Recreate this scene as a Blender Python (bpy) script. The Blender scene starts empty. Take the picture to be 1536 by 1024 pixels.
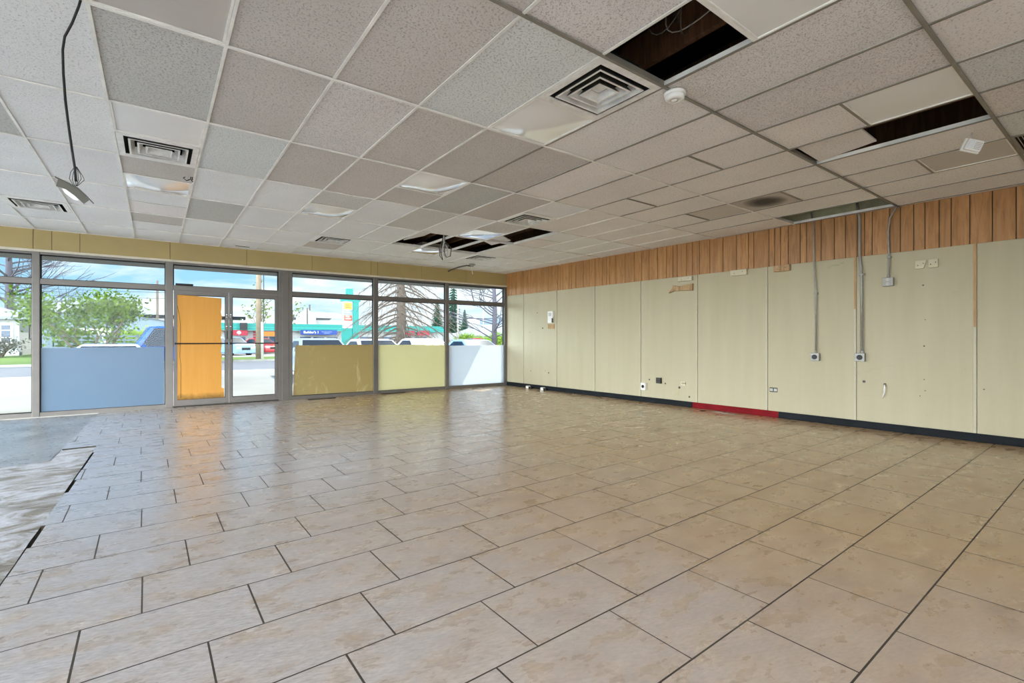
import bpy, bmesh, math, random
from mathutils import Vector, Matrix, Euler
from mathutils import noise as mnoise
C = bpy.context.scene.collection
SC = bpy.context.scene
PI = math.pi
rnd = random.Random(7)

# ------------------------------------------------------------------ frames
F, CX, CY = 720.0, 768.0, 508.4            # focal length and principal point for a 1536x1024 frame
EYE, CEIL = 1.2077, 2.9162                 # eye height and ceiling height above the floor
YAW = math.atan2(5.34, 7.54)
YF = 10.35                                 # inner face of the shop front
CA = Vector((7.159, 10.35, 0)); CB = Vector((7.765, 1.07, 0))
WD = (CB - CA).normalized()                # along the right wall, away from the shop front
WN = Vector((WD.y, -WD.x, 0))              # into the room
RZW = math.atan2(-WD.y, -WD.x)             # rotation of things on the right wall (local x towards the front)
G0 = Vector((-.2931, .7474, 0)); GT = .023; GA, GB = .608, 1.2393   # ceiling grid
FT, FY0, FB, FX0, FA, FS = .0345, .6191, .4103, .205, .6163, .2021  # floor tile grid
BACK, LEFT = -3.3, -5.6
DECK = 3.6
ROOM = [(LEFT, BACK), ((CA + WD * 13.7).x, BACK), (CA.x, CA.y), (LEFT, YF)]

def gpt(i, j, z=CEIL):
    u, v = i * GA, j * GB
    return Vector((G0.x + u * math.cos(GT) - v * math.sin(GT), G0.y + u * math.sin(GT) + v * math.cos(GT), z))
def wpt(s, z, d=0.0):
    p = CA + WD * s + WN * d
    return Vector((p.x, p.y, z))
def at(px, py, y):
    X, z = (px - CX) / F, (CY - py) / F
    d = Vector((X * math.cos(YAW) + math.sin(YAW), -X * math.sin(YAW) + math.cos(YAW), z))
    t = y / d.y
    return Vector((d.x * t, y, EYE + d.z * t))

# ------------------------------------------------------------------ materials
MATS = {}
def srgb(c):
    f = lambda v: v / 12.92 if v <= .04045 else ((v + .055) / 1.055) ** 2.4
    return tuple(f(x / 255.0) for x in c) + (1.0,)
class NT:
    def __init__(s, m):
        m.use_nodes = True; s.t = m.node_tree; s.t.nodes.clear()
    def n(s, kind, ins=None, **kw):
        nd = s.t.nodes.new(kind)
        for k, v in kw.items(): setattr(nd, k, v)
        for k, v in (ins or {}).items():
            sock = nd.inputs[k]
            if isinstance(v, bpy.types.NodeSocket): s.t.links.new(v, sock)
            else: sock.default_value = v
        return nd
    def ramp(s, fac, stops, mode='LINEAR'):
        r = s.n('ShaderNodeValToRGB', {'Fac': fac}); cr = r.color_ramp; cr.interpolation = mode
        while len(cr.elements) < len(stops): cr.elements.new(.5)
        for e, (p, c) in zip(cr.elements, stops):
            e.position = p; e.color = c if len(c) == 4 else tuple(c) + (1,)
        return r.outputs['Color']
    def mix(s, fac, a, b, blend='MIX'):
        m = s.n('ShaderNodeMix', data_type='RGBA', blend_type=blend)
        for idx, v in ((0, fac), (6, a), (7, b)):
            if isinstance(v, bpy.types.NodeSocket): s.t.links.new(v, m.inputs[idx])
            else: m.inputs[idx].default_value = v
        return m.outputs[2]
    def math(s, op, a, b=0.0, c=0.0, clamp=False):
        m = s.n('ShaderNodeMath', operation=op, use_clamp=clamp)
        for idx, v in ((0, a), (1, b), (2, c)):
            if isinstance(v, bpy.types.NodeSocket): s.t.links.new(v, m.inputs[idx])
            else: m.inputs[idx].default_value = v
        return m.outputs[0]
    def noise(s, co, scale, detail=4, rough=.55, dist=0):
        return s.n('ShaderNodeTexNoise', {'Vector': co, 'Scale': scale, 'Detail': detail, 'Roughness': rough, 'Distortion': dist}).outputs['Fac']
    def coords(s, scale=(1, 1, 1)):
        tc = s.n('ShaderNodeTexCoord').outputs['Object']
        return s.n('ShaderNodeMapping', {'Vector': tc, 'Scale': scale}).outputs['Vector']
    def attr(s, name):
        return s.n('ShaderNodeAttribute', attribute_name=name).outputs['Fac']
    def bsdf(s, **kw):
        b = s.n('ShaderNodeBsdfPrincipled', kw)
        return b
    def bump(s, h, strength=.2, dist=.01):
        return s.n('ShaderNodeBump', {'Height': h, 'Strength': strength, 'Distance': dist}).outputs['Normal']
    def out(s, sh):
        o = s.n('ShaderNodeOutputMaterial'); s.t.links.new(sh, o.inputs['Surface'])
def mat(name, col=None, rough=.6, metal=0, var=.12, scale=6, spec=.5, bump=0, fn=None):
    if name in MATS: return MATS[name]
    m = bpy.data.materials.new(name); t = NT(m)
    if fn: fn(t)
    else:
        co = t.coords(); nz = t.noise(co, scale)
        c = srgb(col)
        lo = tuple(v * (1 - var) for v in c[:3]) + (1,); hi = tuple(min(1, v * (1 + var)) for v in c[:3]) + (1,)
        kw = {'Base Color': t.ramp(nz, [(.3, lo), (.7, hi)]), 'Roughness': rough, 'Metallic': metal, 'Specular IOR Level': spec}
        if bump: kw['Normal'] = t.bump(t.noise(co, scale * 8), bump, .005)
        t.out(t.bsdf(**kw).outputs[0])
    MATS[name] = m
    return m

def m_floor(t):
    co = t.coords(); tint = t.attr('tint')
    shift = t.n('ShaderNodeCombineXYZ', {'X': t.math('MULTIPLY', tint, 53.0), 'Y': t.math('MULTIPLY', tint, 31.0)}).outputs[0]
    pc = t.n('ShaderNodeVectorMath', {0: co, 1: shift}, operation='ADD').outputs[0]
    st = t.n('ShaderNodeMapping', {'Vector': pc, 'Scale': (1, 2.2, 1), 'Rotation': (0, 0, .25)}).outputs[0]
    gl = t.n('ShaderNodeMapping', {'Vector': co, 'Scale': (1, 1.7, 1), 'Rotation': (0, 0, .5)}).outputs[0]
    a = t.noise(st, 3.2, 4, .52, .2); b = t.noise(co, .55, 3); d = t.noise(t.n('ShaderNodeMapping', {'Vector': gl, 'Scale': (1, 2.0, 1), 'Rotation': (0, 0, .15)}).outputs[0], 26, 6, .66)
    base = t.ramp(a, [(.28, srgb((172, 140, 103))), (.5, srgb((193, 161, 121))), (.74, srgb((206, 178, 142)))])
    base = t.mix(t.math('MULTIPLY', tint, .45), base, srgb((200, 170, 136)))
    sep = t.n('ShaderNodeSeparateXYZ', {'Vector': co})
    # pale dust with the windows' bluish sheen painted into its colour; dark scuffs come through it
    dust_sheen = t.math('ADD', t.math('MULTIPLY_ADD', sep.outputs['X'], -.19, .72), t.math('MULTIPLY_ADD', b, .8, -.40))
    dust_sheen = t.math('MINIMUM', t.math('MAXIMUM', dust_sheen, 0.0), 1.0)
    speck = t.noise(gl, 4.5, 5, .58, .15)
    col = t.mix(t.math('MULTIPLY', dust_sheen, t.math('MULTIPLY_ADD', speck, 2.0, -.10, clamp=True)), base, srgb((203, 206, 216)))
    scuff = t.ramp(t.noise(t.n('ShaderNodeMapping', {'Vector': gl, 'Scale': (1, 1.7, 1)}).outputs[0], 9, 7, .66, .15), [(.34, (0, 0, 0)), (.80, (1, 1, 1))])
    col = t.mix(t.math('MULTIPLY', scuff, t.math('MULTIPLY_ADD', dust_sheen, .36, .07)), col, srgb((104, 92, 76)))
    grit = t.ramp(d, [(.40, (0, 0, 0)), (.86, (1, 1, 1))])
    col = t.mix(t.math('MULTIPLY', grit, t.math('MULTIPLY_ADD', dust_sheen, .75, .16)), col, srgb((104, 90, 70)))
    sp = t.ramp(t.noise(co, 15, 2, .5), [(.735, (0, 0, 0)), (.76, (1, 1, 1))])
    col = t.mix(t.math('MULTIPLY', sp, .45), col, srgb((84, 68, 50)))
    rough = t.math('MULTIPLY_ADD', speck, .45, .08)
    t.out(t.bsdf(**{'Base Color': col, 'Roughness': rough, 'Specular IOR Level': .6, 'Coat Weight': .5, 'Coat Roughness': t.math('MULTIPLY_ADD', speck, .3, .06), 'Normal': t.bump(t.noise(gl, 9, 5), .10, .004)}).outputs[0])
def m_mortar(t):
    co = t.coords()
    st = t.n('ShaderNodeMapping', {'Vector': co, 'Scale': (1, 1.9, 1), 'Rotation': (0, 0, .35)}).outputs[0]
    a = t.noise(st, 2.4, 8, .7, 1.2); b = t.noise(st, 11, 5, .65, .6)
    col = t.ramp(a, [(.30, srgb((104, 88, 64))), (.42, srgb((138, 130, 116))), (.55, srgb((188, 188, 193))), (.76, srgb((214, 217, 226)))])
    col = t.mix(t.math('MULTIPLY', t.ramp(b, [(.56, (0, 0, 0)), (.72, (1, 1, 1))]), .5), col, srgb((126, 112, 92)))
    t.out(t.bsdf(**{'Base Color': col, 'Roughness': t.math('MULTIPLY_ADD', a, .5, .2), 'Normal': t.bump(t.mix(.5, a, b), .55, .02)}).outputs[0])
def m_concrete(t):
    co = t.coords(); a = t.noise(co, 1.6, 6, .65, .7); b = t.noise(co, 14, 5)
    col = t.ramp(a, [(.3, srgb((118, 118, 118))), (.6, srgb((160, 163, 166))), (.72, srgb((206, 210, 214)))])
    col = t.mix(t.math('MULTIPLY', b, .3), col, srgb((110, 104, 92)))
    t.out(t.bsdf(**{'Base Color': col, 'Roughness': t.math('MULTIPLY_ADD', b, .4, .12), 'Normal': t.bump(b, .2, .01)}).outputs[0])
def tile_mat(c, dots, dotcol, strength, rough_scale=1.0):
    def f(t):
        co = t.coords(); tint = t.attr('tint')
        a = t.noise(co, 210 * rough_scale, 3, .6); b = t.noise(co, 1.3, 4); v = t.noise(co, 75 * rough_scale, 4, .7, .4)
        col = t.mix(b, srgb([x * .95 for x in c]), srgb([min(255, x * 1.04) for x in c]))
        col = t.mix(t.math('MULTIPLY', t.math('SUBTRACT', tint, .5), .22), col, srgb((255, 250, 244)))
        hole = t.ramp(v, [(dots, (0, 0, 0)), (dots + .06, (1, 1, 1))])
        col = t.mix(t.math('MULTIPLY', hole, strength), col, srgb(dotcol))
        h = t.math('SUBTRACT', a, t.math('MULTIPLY', hole, 1.5))
        t.out(t.bsdf(**{'Base Color': col, 'Roughness': .92, 'Specular IOR Level': .2, 'Normal': t.bump(h, .6, .006)}).outputs[0])
    return f
def m_wallpanel(t):
    co = t.coords(); sep = t.n('ShaderNodeSeparateXYZ', {'Vector': co})
    st = t.n('ShaderNodeMapping', {'Vector': co, 'Scale': (3, 3, .25)}).outputs[0]
    a = t.noise(st, 2.2, 5); b = t.noise(co, .8, 3); tint = t.attr('tint')
    col = t.mix(a, srgb((171, 162, 131)), srgb((192, 184, 156)))
    col = t.mix(t.math('MULTIPLY', b, .35), col, srgb((176, 172, 146)))
    col = t.mix(t.math('MULTIPLY', tint, .2), col, srgb((196, 190, 164)))
    dirt = t.ramp(t.noise(co, 3.2, 6, .7, .8), [(.62, (0, 0, 0)), (.85, (1, 1, 1))])
    col = t.mix(t.math('MULTIPLY', dirt, .25), col, srgb((150, 136, 100)))
    t.out(t.bsdf(**{'Base Color': col, 'Roughness': .55, 'Specular IOR Level': .35}).outputs[0])
def wood_mat(c0, c1, c2, rough=.42):
    def f(t):
        tint = t.attr('tint'); co = t.coords()
        off = t.n('ShaderNodeCombineXYZ', {'X': t.math('MULTIPLY', tint, 37.0), 'Z': t.math('MULTIPLY', tint, 91.0)}).outputs[0]
        p = t.n('ShaderNodeVectorMath', {0: co, 1: off}, operation='ADD').outputs[0]
        st = t.n('ShaderNodeMapping', {'Vector': p, 'Scale': (9, 9, .9)}).outputs[0]
        a = t.noise(st, 2.6, 6, .6, .9); b = t.noise(st, 14, 4, .6)
        col = t.ramp(a, [(.28, srgb(c0)), (.5, srgb(c1)), (.72, srgb(c2))])
        col = t.mix(t.math('MULTIPLY', b, .35), col, srgb(c0))
        col = t.mix(t.math('MULTIPLY', tint, .4), col, srgb([x * .78 for x in c1]))
        t.out(t.bsdf(**{'Base Color': col, 'Roughness': rough, 'Normal': t.bump(b, .08, .004)}).outputs[0])
    return f
def m_glass(t):
    fr = t.n('ShaderNodeFresnel', {'IOR': 1.45}).outputs[0]
    tr = t.n('ShaderNodeBsdfTransparent', {'Color': (.80, .83, .83, 1)}).outputs[0]
    gl = t.n('ShaderNodeBsdfGlossy', {'Color': (1, 1, 1, 1), 'Roughness': .02}).outputs[0]
    t.out(t.n('ShaderNodeMixShader', {0: t.math('MULTIPLY', fr, .12), 1: tr, 2: gl}).outputs[0])
def sheet_mat(c, trans, tfac=.6, rough=.35, marks=None):
    def f(t):
        co = t.coords(); a = t.noise(co, 1.4, 4)
        col = t.mix(a, srgb([x * .95 for x in c]), srgb([min(255, x * 1.03) for x in c]))
        tcol = srgb(trans)
        if marks:
            mk = t.ramp(t.noise(t.coords((1.7, 1, .8)), 2.0, 6, .66, 1.2), [(.56, (0, 0, 0)), (.68, (1, 1, 1))])
            col = t.mix(t.math('MULTIPLY', mk, .55), col, srgb(marks)); tcol = t.mix(t.math('MULTIPLY', mk, .45), tcol, srgb(marks))
        d = t.bsdf(**{'Base Color': col, 'Roughness': rough}).outputs[0]
        tr = t.n('ShaderNodeBsdfTranslucent', {'Color': tcol}).outputs[0]
        t.out(t.n('ShaderNodeMixShader', {0: tfac, 1: d, 2: tr}).outputs[0])
    return f
def m_soot(t):
    co = t.coords()
    sep = t.n('ShaderNodeSeparateXYZ', {'Vector': co})
    e = t.math('ADD', t.math('POWER', t.math('MULTIPLY', t.math('SUBTRACT', sep.outputs['X'], .30), 3.6), 2.0), t.math('POWER', t.math('MULTIPLY', t.math('SUBTRACT', sep.outputs['Y'], .31), 3.9), 2.0))
    e = t.math('ADD', e, t.math('MULTIPLY_ADD', t.noise(co, 5, 4), .5, -.25))
    col = t.ramp(e, [(.12, srgb((66, 62, 58))), (.5, srgb((124, 117, 110))), (1.0, srgb((190, 182, 174)))])
    t.out(t.bsdf(**{'Base Color': col, 'Roughness': .9}).outputs[0])
def m_grass(t):
    co = t.coords(); a = t.noise(co, .9, 5); b = t.noise(co, 14, 3)
    t.out(t.bsdf(**{'Base Color': t.mix(b, t.ramp(a, [(.3, srgb((70, 98, 26))), (.7, srgb((106, 128, 44)))]), srgb((92, 120, 38))), 'Roughness': .9}).outputs[0])
def leaf_mat(c0, c1):
    def f(t):
        tint = t.attr('tint'); col = t.mix(tint, srgb(c0), srgb(c1))
        d = t.bsdf(**{'Base Color': col, 'Roughness': .6}).outputs[0]
        tr = t.n('ShaderNodeBsdfTranslucent', {'Color': col}).outputs[0]
        t.out(t.n('ShaderNodeMixShader', {0: .4, 1: d, 2: tr}).outputs[0])
    return f
def m_shingle(t):
    co = t.coords(); a = t.noise(co, 9, 4)
    t.out(t.bsdf(**{'Base Color': t.mix(a, srgb((124, 128, 138)), srgb((152, 156, 164))), 'Roughness': .9}).outputs[0])
def m_yellow(t):
    co = t.coords(); sep = t.n('ShaderNodeSeparateXYZ', {'Vector': co})
    a = t.noise(t.coords((6, 1, .5)), 2.5, 5); e = t.noise(co, 9, 5, .7)
    col = t.mix(a, srgb((222, 162, 66)), srgb((236, 182, 88)))
    low = t.math('MULTIPLY', t.ramp(t.math('ADD', sep.outputs['Z'], t.math('MULTIPLY', e, .16)), [(.06, (1, 1, 1)), (.19, (0, 0, 0))]), .8)
    col = t.mix(low, col, srgb((70, 42, 16)))
    d = t.bsdf(**{'Base Color': col, 'Roughness': .55}).outputs[0]
    tr = t.n('ShaderNodeBsdfTranslucent', {'Color': col}).outputs[0]
    t.out(t.n('ShaderNodeMixShader', {0: .3, 1: d, 2: tr}).outputs[0])

M = lambda n: MATS[n]
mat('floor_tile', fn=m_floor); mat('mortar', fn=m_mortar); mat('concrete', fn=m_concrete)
mat('grout', (64, 56, 47), .95)
mat('tile_white', fn=tile_mat((240, 241, 241), .57, (150, 150, 148), .42))
mat('tile_light', fn=tile_mat((240, 236, 233), .57, (150, 144, 138), .45))
mat('tile_beige', fn=tile_mat((212, 206, 200), .56, (132, 126, 118), .45))
mat('tile_grey', fn=tile_mat((204, 204, 200), .55, (124, 124, 118), .48))
mat('tile_rough', fn=tile_mat((222, 220, 216), .55, (128, 124, 118), .6, 1.2))
mat('tile_pink', fn=tile_mat((234, 229, 226), .55, (132, 122, 116), .55, 1.5))
mat('tile_cool', fn=tile_mat((228, 231, 229), .55, (142, 144, 140), .5))
mat('tile_edge', (170, 160, 145), .95)
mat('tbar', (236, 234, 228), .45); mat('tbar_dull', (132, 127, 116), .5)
mat('plastic_panel', fn=lambda t: t.out(t.bsdf(**{'Base Color': srgb((240, 241, 240)), 'Roughness': .12, 'Specular IOR Level': .9, 'Coat Weight': 1.0, 'Coat Roughness': .04}).outputs[0]))
mat('plastic_matte', (232, 232, 230), .4, var=.03, scale=2)
mat('plastic_grey', (196, 190, 184), .45, var=.04, scale=2)
mat('vent_metal', (232, 231, 227), .38, var=.16, scale=11)
mat('dark', (22, 20, 18), .9); mat('black', (16, 16, 17), .5); mat('rubber', (26, 26, 28), .6)
mat('soot', fn=m_soot)
mat('wall_panel', fn=m_wallpanel)
mat('batten', (186, 181, 156), .5, var=.06); mat('batten_stained', (182, 140, 86), .55, var=.2, scale=3)
mat('wood_panel', fn=wood_mat((142, 98, 54), (184, 134, 80), (206, 160, 104)))
mat('joist', fn=wood_mat((78, 50, 30), (112, 76, 48), (140, 100, 66), .8))
mat('raw_wood', fn=wood_mat((150, 116, 78), (190, 158, 116), (212, 184, 146), .8))
mat('header', (170, 150, 98), .55, var=.06, scale=2); mat('header_seam', (108, 84, 44), .7)
mat('aluminium', (112, 108, 103), .42, .35, var=.07, scale=4); mat('alu_dark', (70, 66, 60), .5, .3)
mat('trim_light', (206, 198, 180), .5)
mat('gasket', (24, 22, 20), .7)
mat('glass', fn=m_glass)
mat('board_blue', fn=sheet_mat((128, 154, 176), (126, 162, 192), .45, .3))
mat('board_olive', fn=sheet_mat((190, 172, 120), (196, 176, 116), .4, .35, (232, 224, 176)))
mat('board_cream', fn=sheet_mat((236, 233, 196), (240, 236, 194), .5, .4))
mat('board_white', fn=sheet_mat((210, 216, 224), (240, 243, 246), .75, .35))
mat('yellow_board', fn=m_yellow)
mat('base_dark', (26, 30, 34), .75, spec=.2, var=.25, scale=5); mat('base_red', (120, 12, 22), .75, spec=.2, var=.15)
mat('lamp_grey', (78, 76, 66), .6); mat('galv', (158, 158, 152), .5, .4, var=.12, scale=9); mat('white_plastic', (236, 236, 232), .4, var=.03)
mat('offwhite', (206, 200, 172), .5); mat('paint_grey', (196, 196, 192), .5)
mat('plaster', (176, 174, 138), .8, var=.2, scale=4)
mat('wall_plain', (222, 218, 208), .8)
mat('asphalt', (112, 113, 120), .9, var=.1, scale=1.5); mat('pavement', (150, 147, 140), .9, var=.08, scale=.8); mat('kerb', (170, 166, 158), .9)
mat('grass', fn=m_grass); mat('dry_bank', (150, 136, 114), .95, var=.18, scale=.5)
mat('bark', (104, 92, 82), .95, var=.25, scale=9); mat('bark_pale', (98, 86, 76), .95, var=.25, scale=9); mat('bark_blue', (82, 78, 86), .95, var=.2)
mat('pole_wood', (132, 116, 98), .9, var=.2, scale=4)
mat('leaf', fn=leaf_mat((34, 62, 8), (108, 136, 24))); mat('needle', fn=leaf_mat((30, 62, 48), (66, 104, 78))); mat('bush', fn=leaf_mat((96, 140, 30), (160, 184, 60))); mat('darkbush', fn=leaf_mat((50, 58, 40), (90, 90, 70)))
mat('bounce_ground', (226, 224, 218), .9)  # unseen ground, made pale to bounce light up to the ceiling
mat('stucco', (166, 167, 166), .9, var=.04); mat('shingle', fn=m_shingle); mat('garage_grey', (118, 132, 146), .8)
mat('blue_trim', (36, 112, 190), .5); mat('window_dark', (46, 66, 92), .12)
mat('teal', (16, 128, 120), .5, var=.08); mat('teal_light', (50, 158, 148), .5); mat('mall_wall', (158, 158, 157), .8); mat('red_sign', (150, 22, 48), .5); mat('orange', (206, 108, 24), .5)
mat('sign_blue', (10, 52, 132), .4); mat('sign_white', (240, 240, 240), .5); mat('sign_yellow', (236, 186, 62), .5); mat('sign_red', (218, 74, 52), .5); mat('sign_pink', (232, 170, 196), .5); mat('sign_violet', (120, 140, 206), .5)
mat('car_white', (214, 218, 226), .12, var=.02); mat('car_silver', (176, 186, 200), .15, .4, var=.03); mat('car_blue', (14, 78, 164), .15, var=.05); mat('car_pale', (138, 166, 200), .15); mat('car_red', (170, 30, 36), .15)
mat('car_glass', (30, 40, 54), .15, spec=.2); mat('chrome', (200, 200, 204), .15, .9); mat('headlamp', (230, 236, 240), .1)
mat('sky_soffit', (120, 112, 100), .8); mat('fascia', (92, 90, 84), .7)

# ------------------------------------------------------------------ mesh building
class MB:
    def __init__(s): s.bm = bmesh.new(); s.tl = s.bm.faces.layers.float.new('tint'); s.T = Matrix.Identity(4)
    def _v(s, p): return s.bm.verts.new(s.T @ Vector(p))
    def face(s, vs, mi=0, tint=.5):
        try: f = s.bm.faces.new(vs)
        except ValueError: return None
        f.material_index = mi; f[s.tl] = tint; return f
    def poly(s, pts, mi=0, tint=.5): return s.face([s._v(p) for p in pts], mi, tint)
    def box(s, x0, x1, y0, y1, z0, z1, mi=0, tint=.5):
        v = [s._v((x, y, z)) for z in (z0, z1) for y in (y0, y1) for x in (x0, x1)]
        for q in ((0, 2, 3, 1), (4, 5, 7, 6), (0, 1, 5, 4), (2, 6, 7, 3), (0, 4, 6, 2), (1, 3, 7, 5)):
            s.face([v[k] for k in q], mi, tint)
        return s
    def prism(s, poly, z0, z1, mi=0, tint=.5, side=None):      # poly ccw in xy
        n = len(poly); a = [s._v((x, y, z0)) for x, y in poly]; b = [s._v((x, y, z1)) for x, y in poly]
        s.face(a[::-1], mi, tint); s.face(b, mi, tint)
        for k in range(n): s.face([a[k], a[(k + 1) % n], b[(k + 1) % n], b[k]], mi if side is None else side, tint)
        return s
    def tube(s, pts, r, n=8, mi=0, tint=.5, caps=True):
        pts = [Vector(p) for p in pts]; rs = r if isinstance(r, (list, tuple)) else [r] * len(pts)
        rings = []; up = None
        for k, p in enumerate(pts):
            d = (pts[min(k + 1, len(pts) - 1)] - pts[max(k - 1, 0)])
            if d.length < 1e-9: d = Vector((0, 0, 1))
            d.normalize()
            if up is None: up = d.orthogonal().normalized()
            else:
                up = up - d * up.dot(d)
                up = d.orthogonal().normalized() if up.length < 1e-6 else up.normalized()
            w = d.cross(up)
            rings.append([s._v(p + (up * math.cos(2 * PI * q / n) + w * math.sin(2 * PI * q / n)) * rs[k]) for q in range(n)])
        for a, b in zip(rings, rings[1:]):
            for q in range(n): s.face([a[q], a[(q + 1) % n], b[(q + 1) % n], b[q]], mi, tint)
        if caps: s.face(rings[0][::-1], mi, tint); s.face(rings[-1], mi, tint)
        return s
    def lathe(s, prof, n=24, mi=0, axis='z', org=(0, 0, 0)):
        rings = []
        for r, h in prof:
            ring = []
            for q in range(n):
                a = 2 * PI * q / n; p = (r * math.cos(a), r * math.sin(a), h)
                if axis == 'y': p = (p[0], p[2], p[1])
                if axis == 'x': p = (p[2], p[0], p[1])
                ring.append(s._v((p[0] + org[0], p[1] + org[1], p[2] + org[2])))
            rings.append(ring)
        for a, b in zip(rings, rings[1:]):
            for q in range(n): s.face([a[q], a[(q + 1) % n], b[(q + 1) % n], b[q]], mi)
        s.face(rings[0][::-1], mi); s.face(rings[-1], mi)
        return s
    def build(s, name, mats, parent=None, smooth=False, bevel=0, fixn=True):
        if fixn: bmesh.ops.recalc_face_normals(s.bm, faces=s.bm.faces)
        me = bpy.data.meshes.new(name); s.bm.to_mesh(me); s.bm.free()
        for m in (mats if isinstance(mats, (list, tuple)) else [mats]): me.materials.append(MATS[m] if isinstance(m, str) else m)
        if smooth:
            for p in me.polygons: p.use_smooth = True
        o = bpy.data.objects.new(name, me); C.objects.link(o)
        if parent: o.parent = parent
        if bevel:
            b = o.modifiers.new('bevel', 'BEVEL'); b.width = bevel; b.segments = 2; b.limit_method = 'ANGLE'
        return o
def tag(o, label=None, cat=None, group=None, kind=None):
    for k, v in (('label', label), ('category', cat), ('group', group), ('kind', kind)):
        if v: o[k] = v
    return o
def thing(name, label, cat, loc=(0, 0, 0), rz=0, group=None):
    o = bpy.data.objects.new(name, None); C.objects.link(o); o.empty_display_size = .1
    o.location = loc; o.rotation_euler = (0, 0, rz)
    return tag(o, label, cat, group)
def struct(o): o['kind'] = 'structure'; return o
def solo(o, loc, rz, label, cat, group=None):
    o.location = loc; o.rotation_euler = (0, 0, rz); return tag(o, label, cat, group)
def clip(poly, a, b):                       # keep the part left of a->b
    out = []; n = len(poly)
    sd = lambda p: (b[0] - a[0]) * (p[1] - a[1]) - (b[1] - a[1]) * (p[0] - a[0])
    for k in range(n):
        p, q = poly[k], poly[(k + 1) % n]; sp, sq = sd(p), sd(q)
        if sp >= 0: out.append(p)
        if sp * sq < 0:
            t = sp / (sp - sq); out.append((p[0] + (q[0] - p[0]) * t, p[1] + (q[1] - p[1]) * t))
    return out
def clip_room(poly):
    n = len(ROOM)
    for k in range(n):
        poly = clip(poly, ROOM[k], ROOM[(k + 1) % n])
        if len(poly) < 3: return []
    return poly
SKY_FRONT, FILL_BACK, FILL_WEST, SUN, EXPO = 0.70, 4.2, 8.2, 3.7, 1.33  # back and west levels belong to the added bright sky band

# ================================================================== THE SETTING
# ---- floor: bonded screed, tiles laid a third off each other, a bare strip on the left
mb = MB(); mb.prism(ROOM, -.16, -.03); struct(mb.build('floor', 'grout'))
mb = MB()
def fpt(u, v): return (u * math.cos(FT) - v * math.sin(FT), u * math.sin(FT) + v * math.cos(FT))
EDGE1, EDGE2, YSTEP = -.66, -.96, 7.36
for n in range(-11, 25):
    v0 = FY0 + n * FB; g = .0038
    for m in range(-12, 16):
        u0 = FX0 + n * FS - math.floor((n * FS) / FA) * FA + m * FA
        j = [rnd.uniform(-.0012, .0012) for _ in range(2)]
        q = [fpt(u0 + g, v0 + g), fpt(u0 + FA - g + j[0], v0 + g), fpt(u0 + FA - g + j[0], v0 + FB - g), fpt(u0 + g, v0 + FB - g)]
        q = clip_room(q)
        if len(q) < 3: continue
        cyy = sum(p[1] for p in q) / len(q)
        # the torn edge on the left: whole and snapped tiles
        ex = EDGE2 - .02 if cyy > YSTEP else EDGE1 + rnd.uniform(-.02, .01) - (0 if cyy < 4.2 else .02)
        ex0, ex1 = ex + rnd.uniform(-.015, .015), ex + rnd.uniform(-.015, .015)
        q = clip(q, (ex1, 50), (ex0, -50))
        if len(q) < 3: continue
        ar = abs(sum(q[k][0] * q[(k + 1) % len(q)][1] - q[(k + 1) % len(q)][0] * q[k][1] for k in range(len(q)))) / 2
        if ar < 1e-4: continue
        mb.prism(q, -.029, rnd.uniform(-.0002, .0002), 0, rnd.random(), 1)
        gq = clip(clip_room([fpt(u0, v0), fpt(u0 + FA, v0), fpt(u0 + FA, v0 + FB), fpt(u0, v0 + FB)]), (ex1, 50), (ex0, -50))
        if len(gq) >= 3: mb.prism(gq, -.0295, -.0005, 1)
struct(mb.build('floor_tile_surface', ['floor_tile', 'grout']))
# old adhesive bed left of the tiles, and bare slab nearer the shop front
mb = MB(); step = .05
def rough_sheet(x0, x1, y0, y1, zf, inside):
    nx, ny = int((x1 - x0) / step), int((y1 - y0) / step); vs = {}
    for a in range(nx + 1):
        for b in range(ny + 1):
            x, y = x0 + a * step, y0 + b * step
            vs[a, b] = mb._v((x, y, zf(x, y)))
    for a in range(nx):
        for b in range(ny):
            x, y = x0 + (a + .5) * step, y0 + (b + .5) * step
            if inside(x, y): mb.face([vs[a, b], vs[a + 1, b], vs[a + 1, b + 1], vs[a, b + 1]])
    for v in [v for v in mb.bm.verts if not v.link_faces]: mb.bm.verts.remove(v)
def mor_lim(x): return 6.35 + .35 * (x + 2.2) + .12 * math.sin(x * 5.1) + .07 * math.sin(x * 13)
rough_sheet(LEFT, EDGE1 + .05, BACK, 8.0, lambda x, y: -.012 + .009 * mnoise.noise((x * 2.2, y * 2.2, 3)) + .004 * mnoise.noise((x * 9, y * 9, 1)), lambda x, y: (y < mor_lim(x) or (x > -1.0 and y < YSTEP - .03)) and x < EDGE1 - .035 + .03 * mnoise.noise((y * 4.0, 2.0, 0)))
o = struct(mb.build('floor_mortar_bed', 'mortar', smooth=True))
mb = MB()
rough_sheet(LEFT, EDGE1 - .1, 5.2, YF, lambda x, y: -.0115 + .0012 * mnoise.noise((x * 1.5, y * 1.5, 8)), lambda x, y: y >= mor_lim(x) - .2 and not (x > -1.0 and y < YSTEP - .1))
struct(mb.build('floor_bare_slab', 'concrete', smooth=True))

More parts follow.
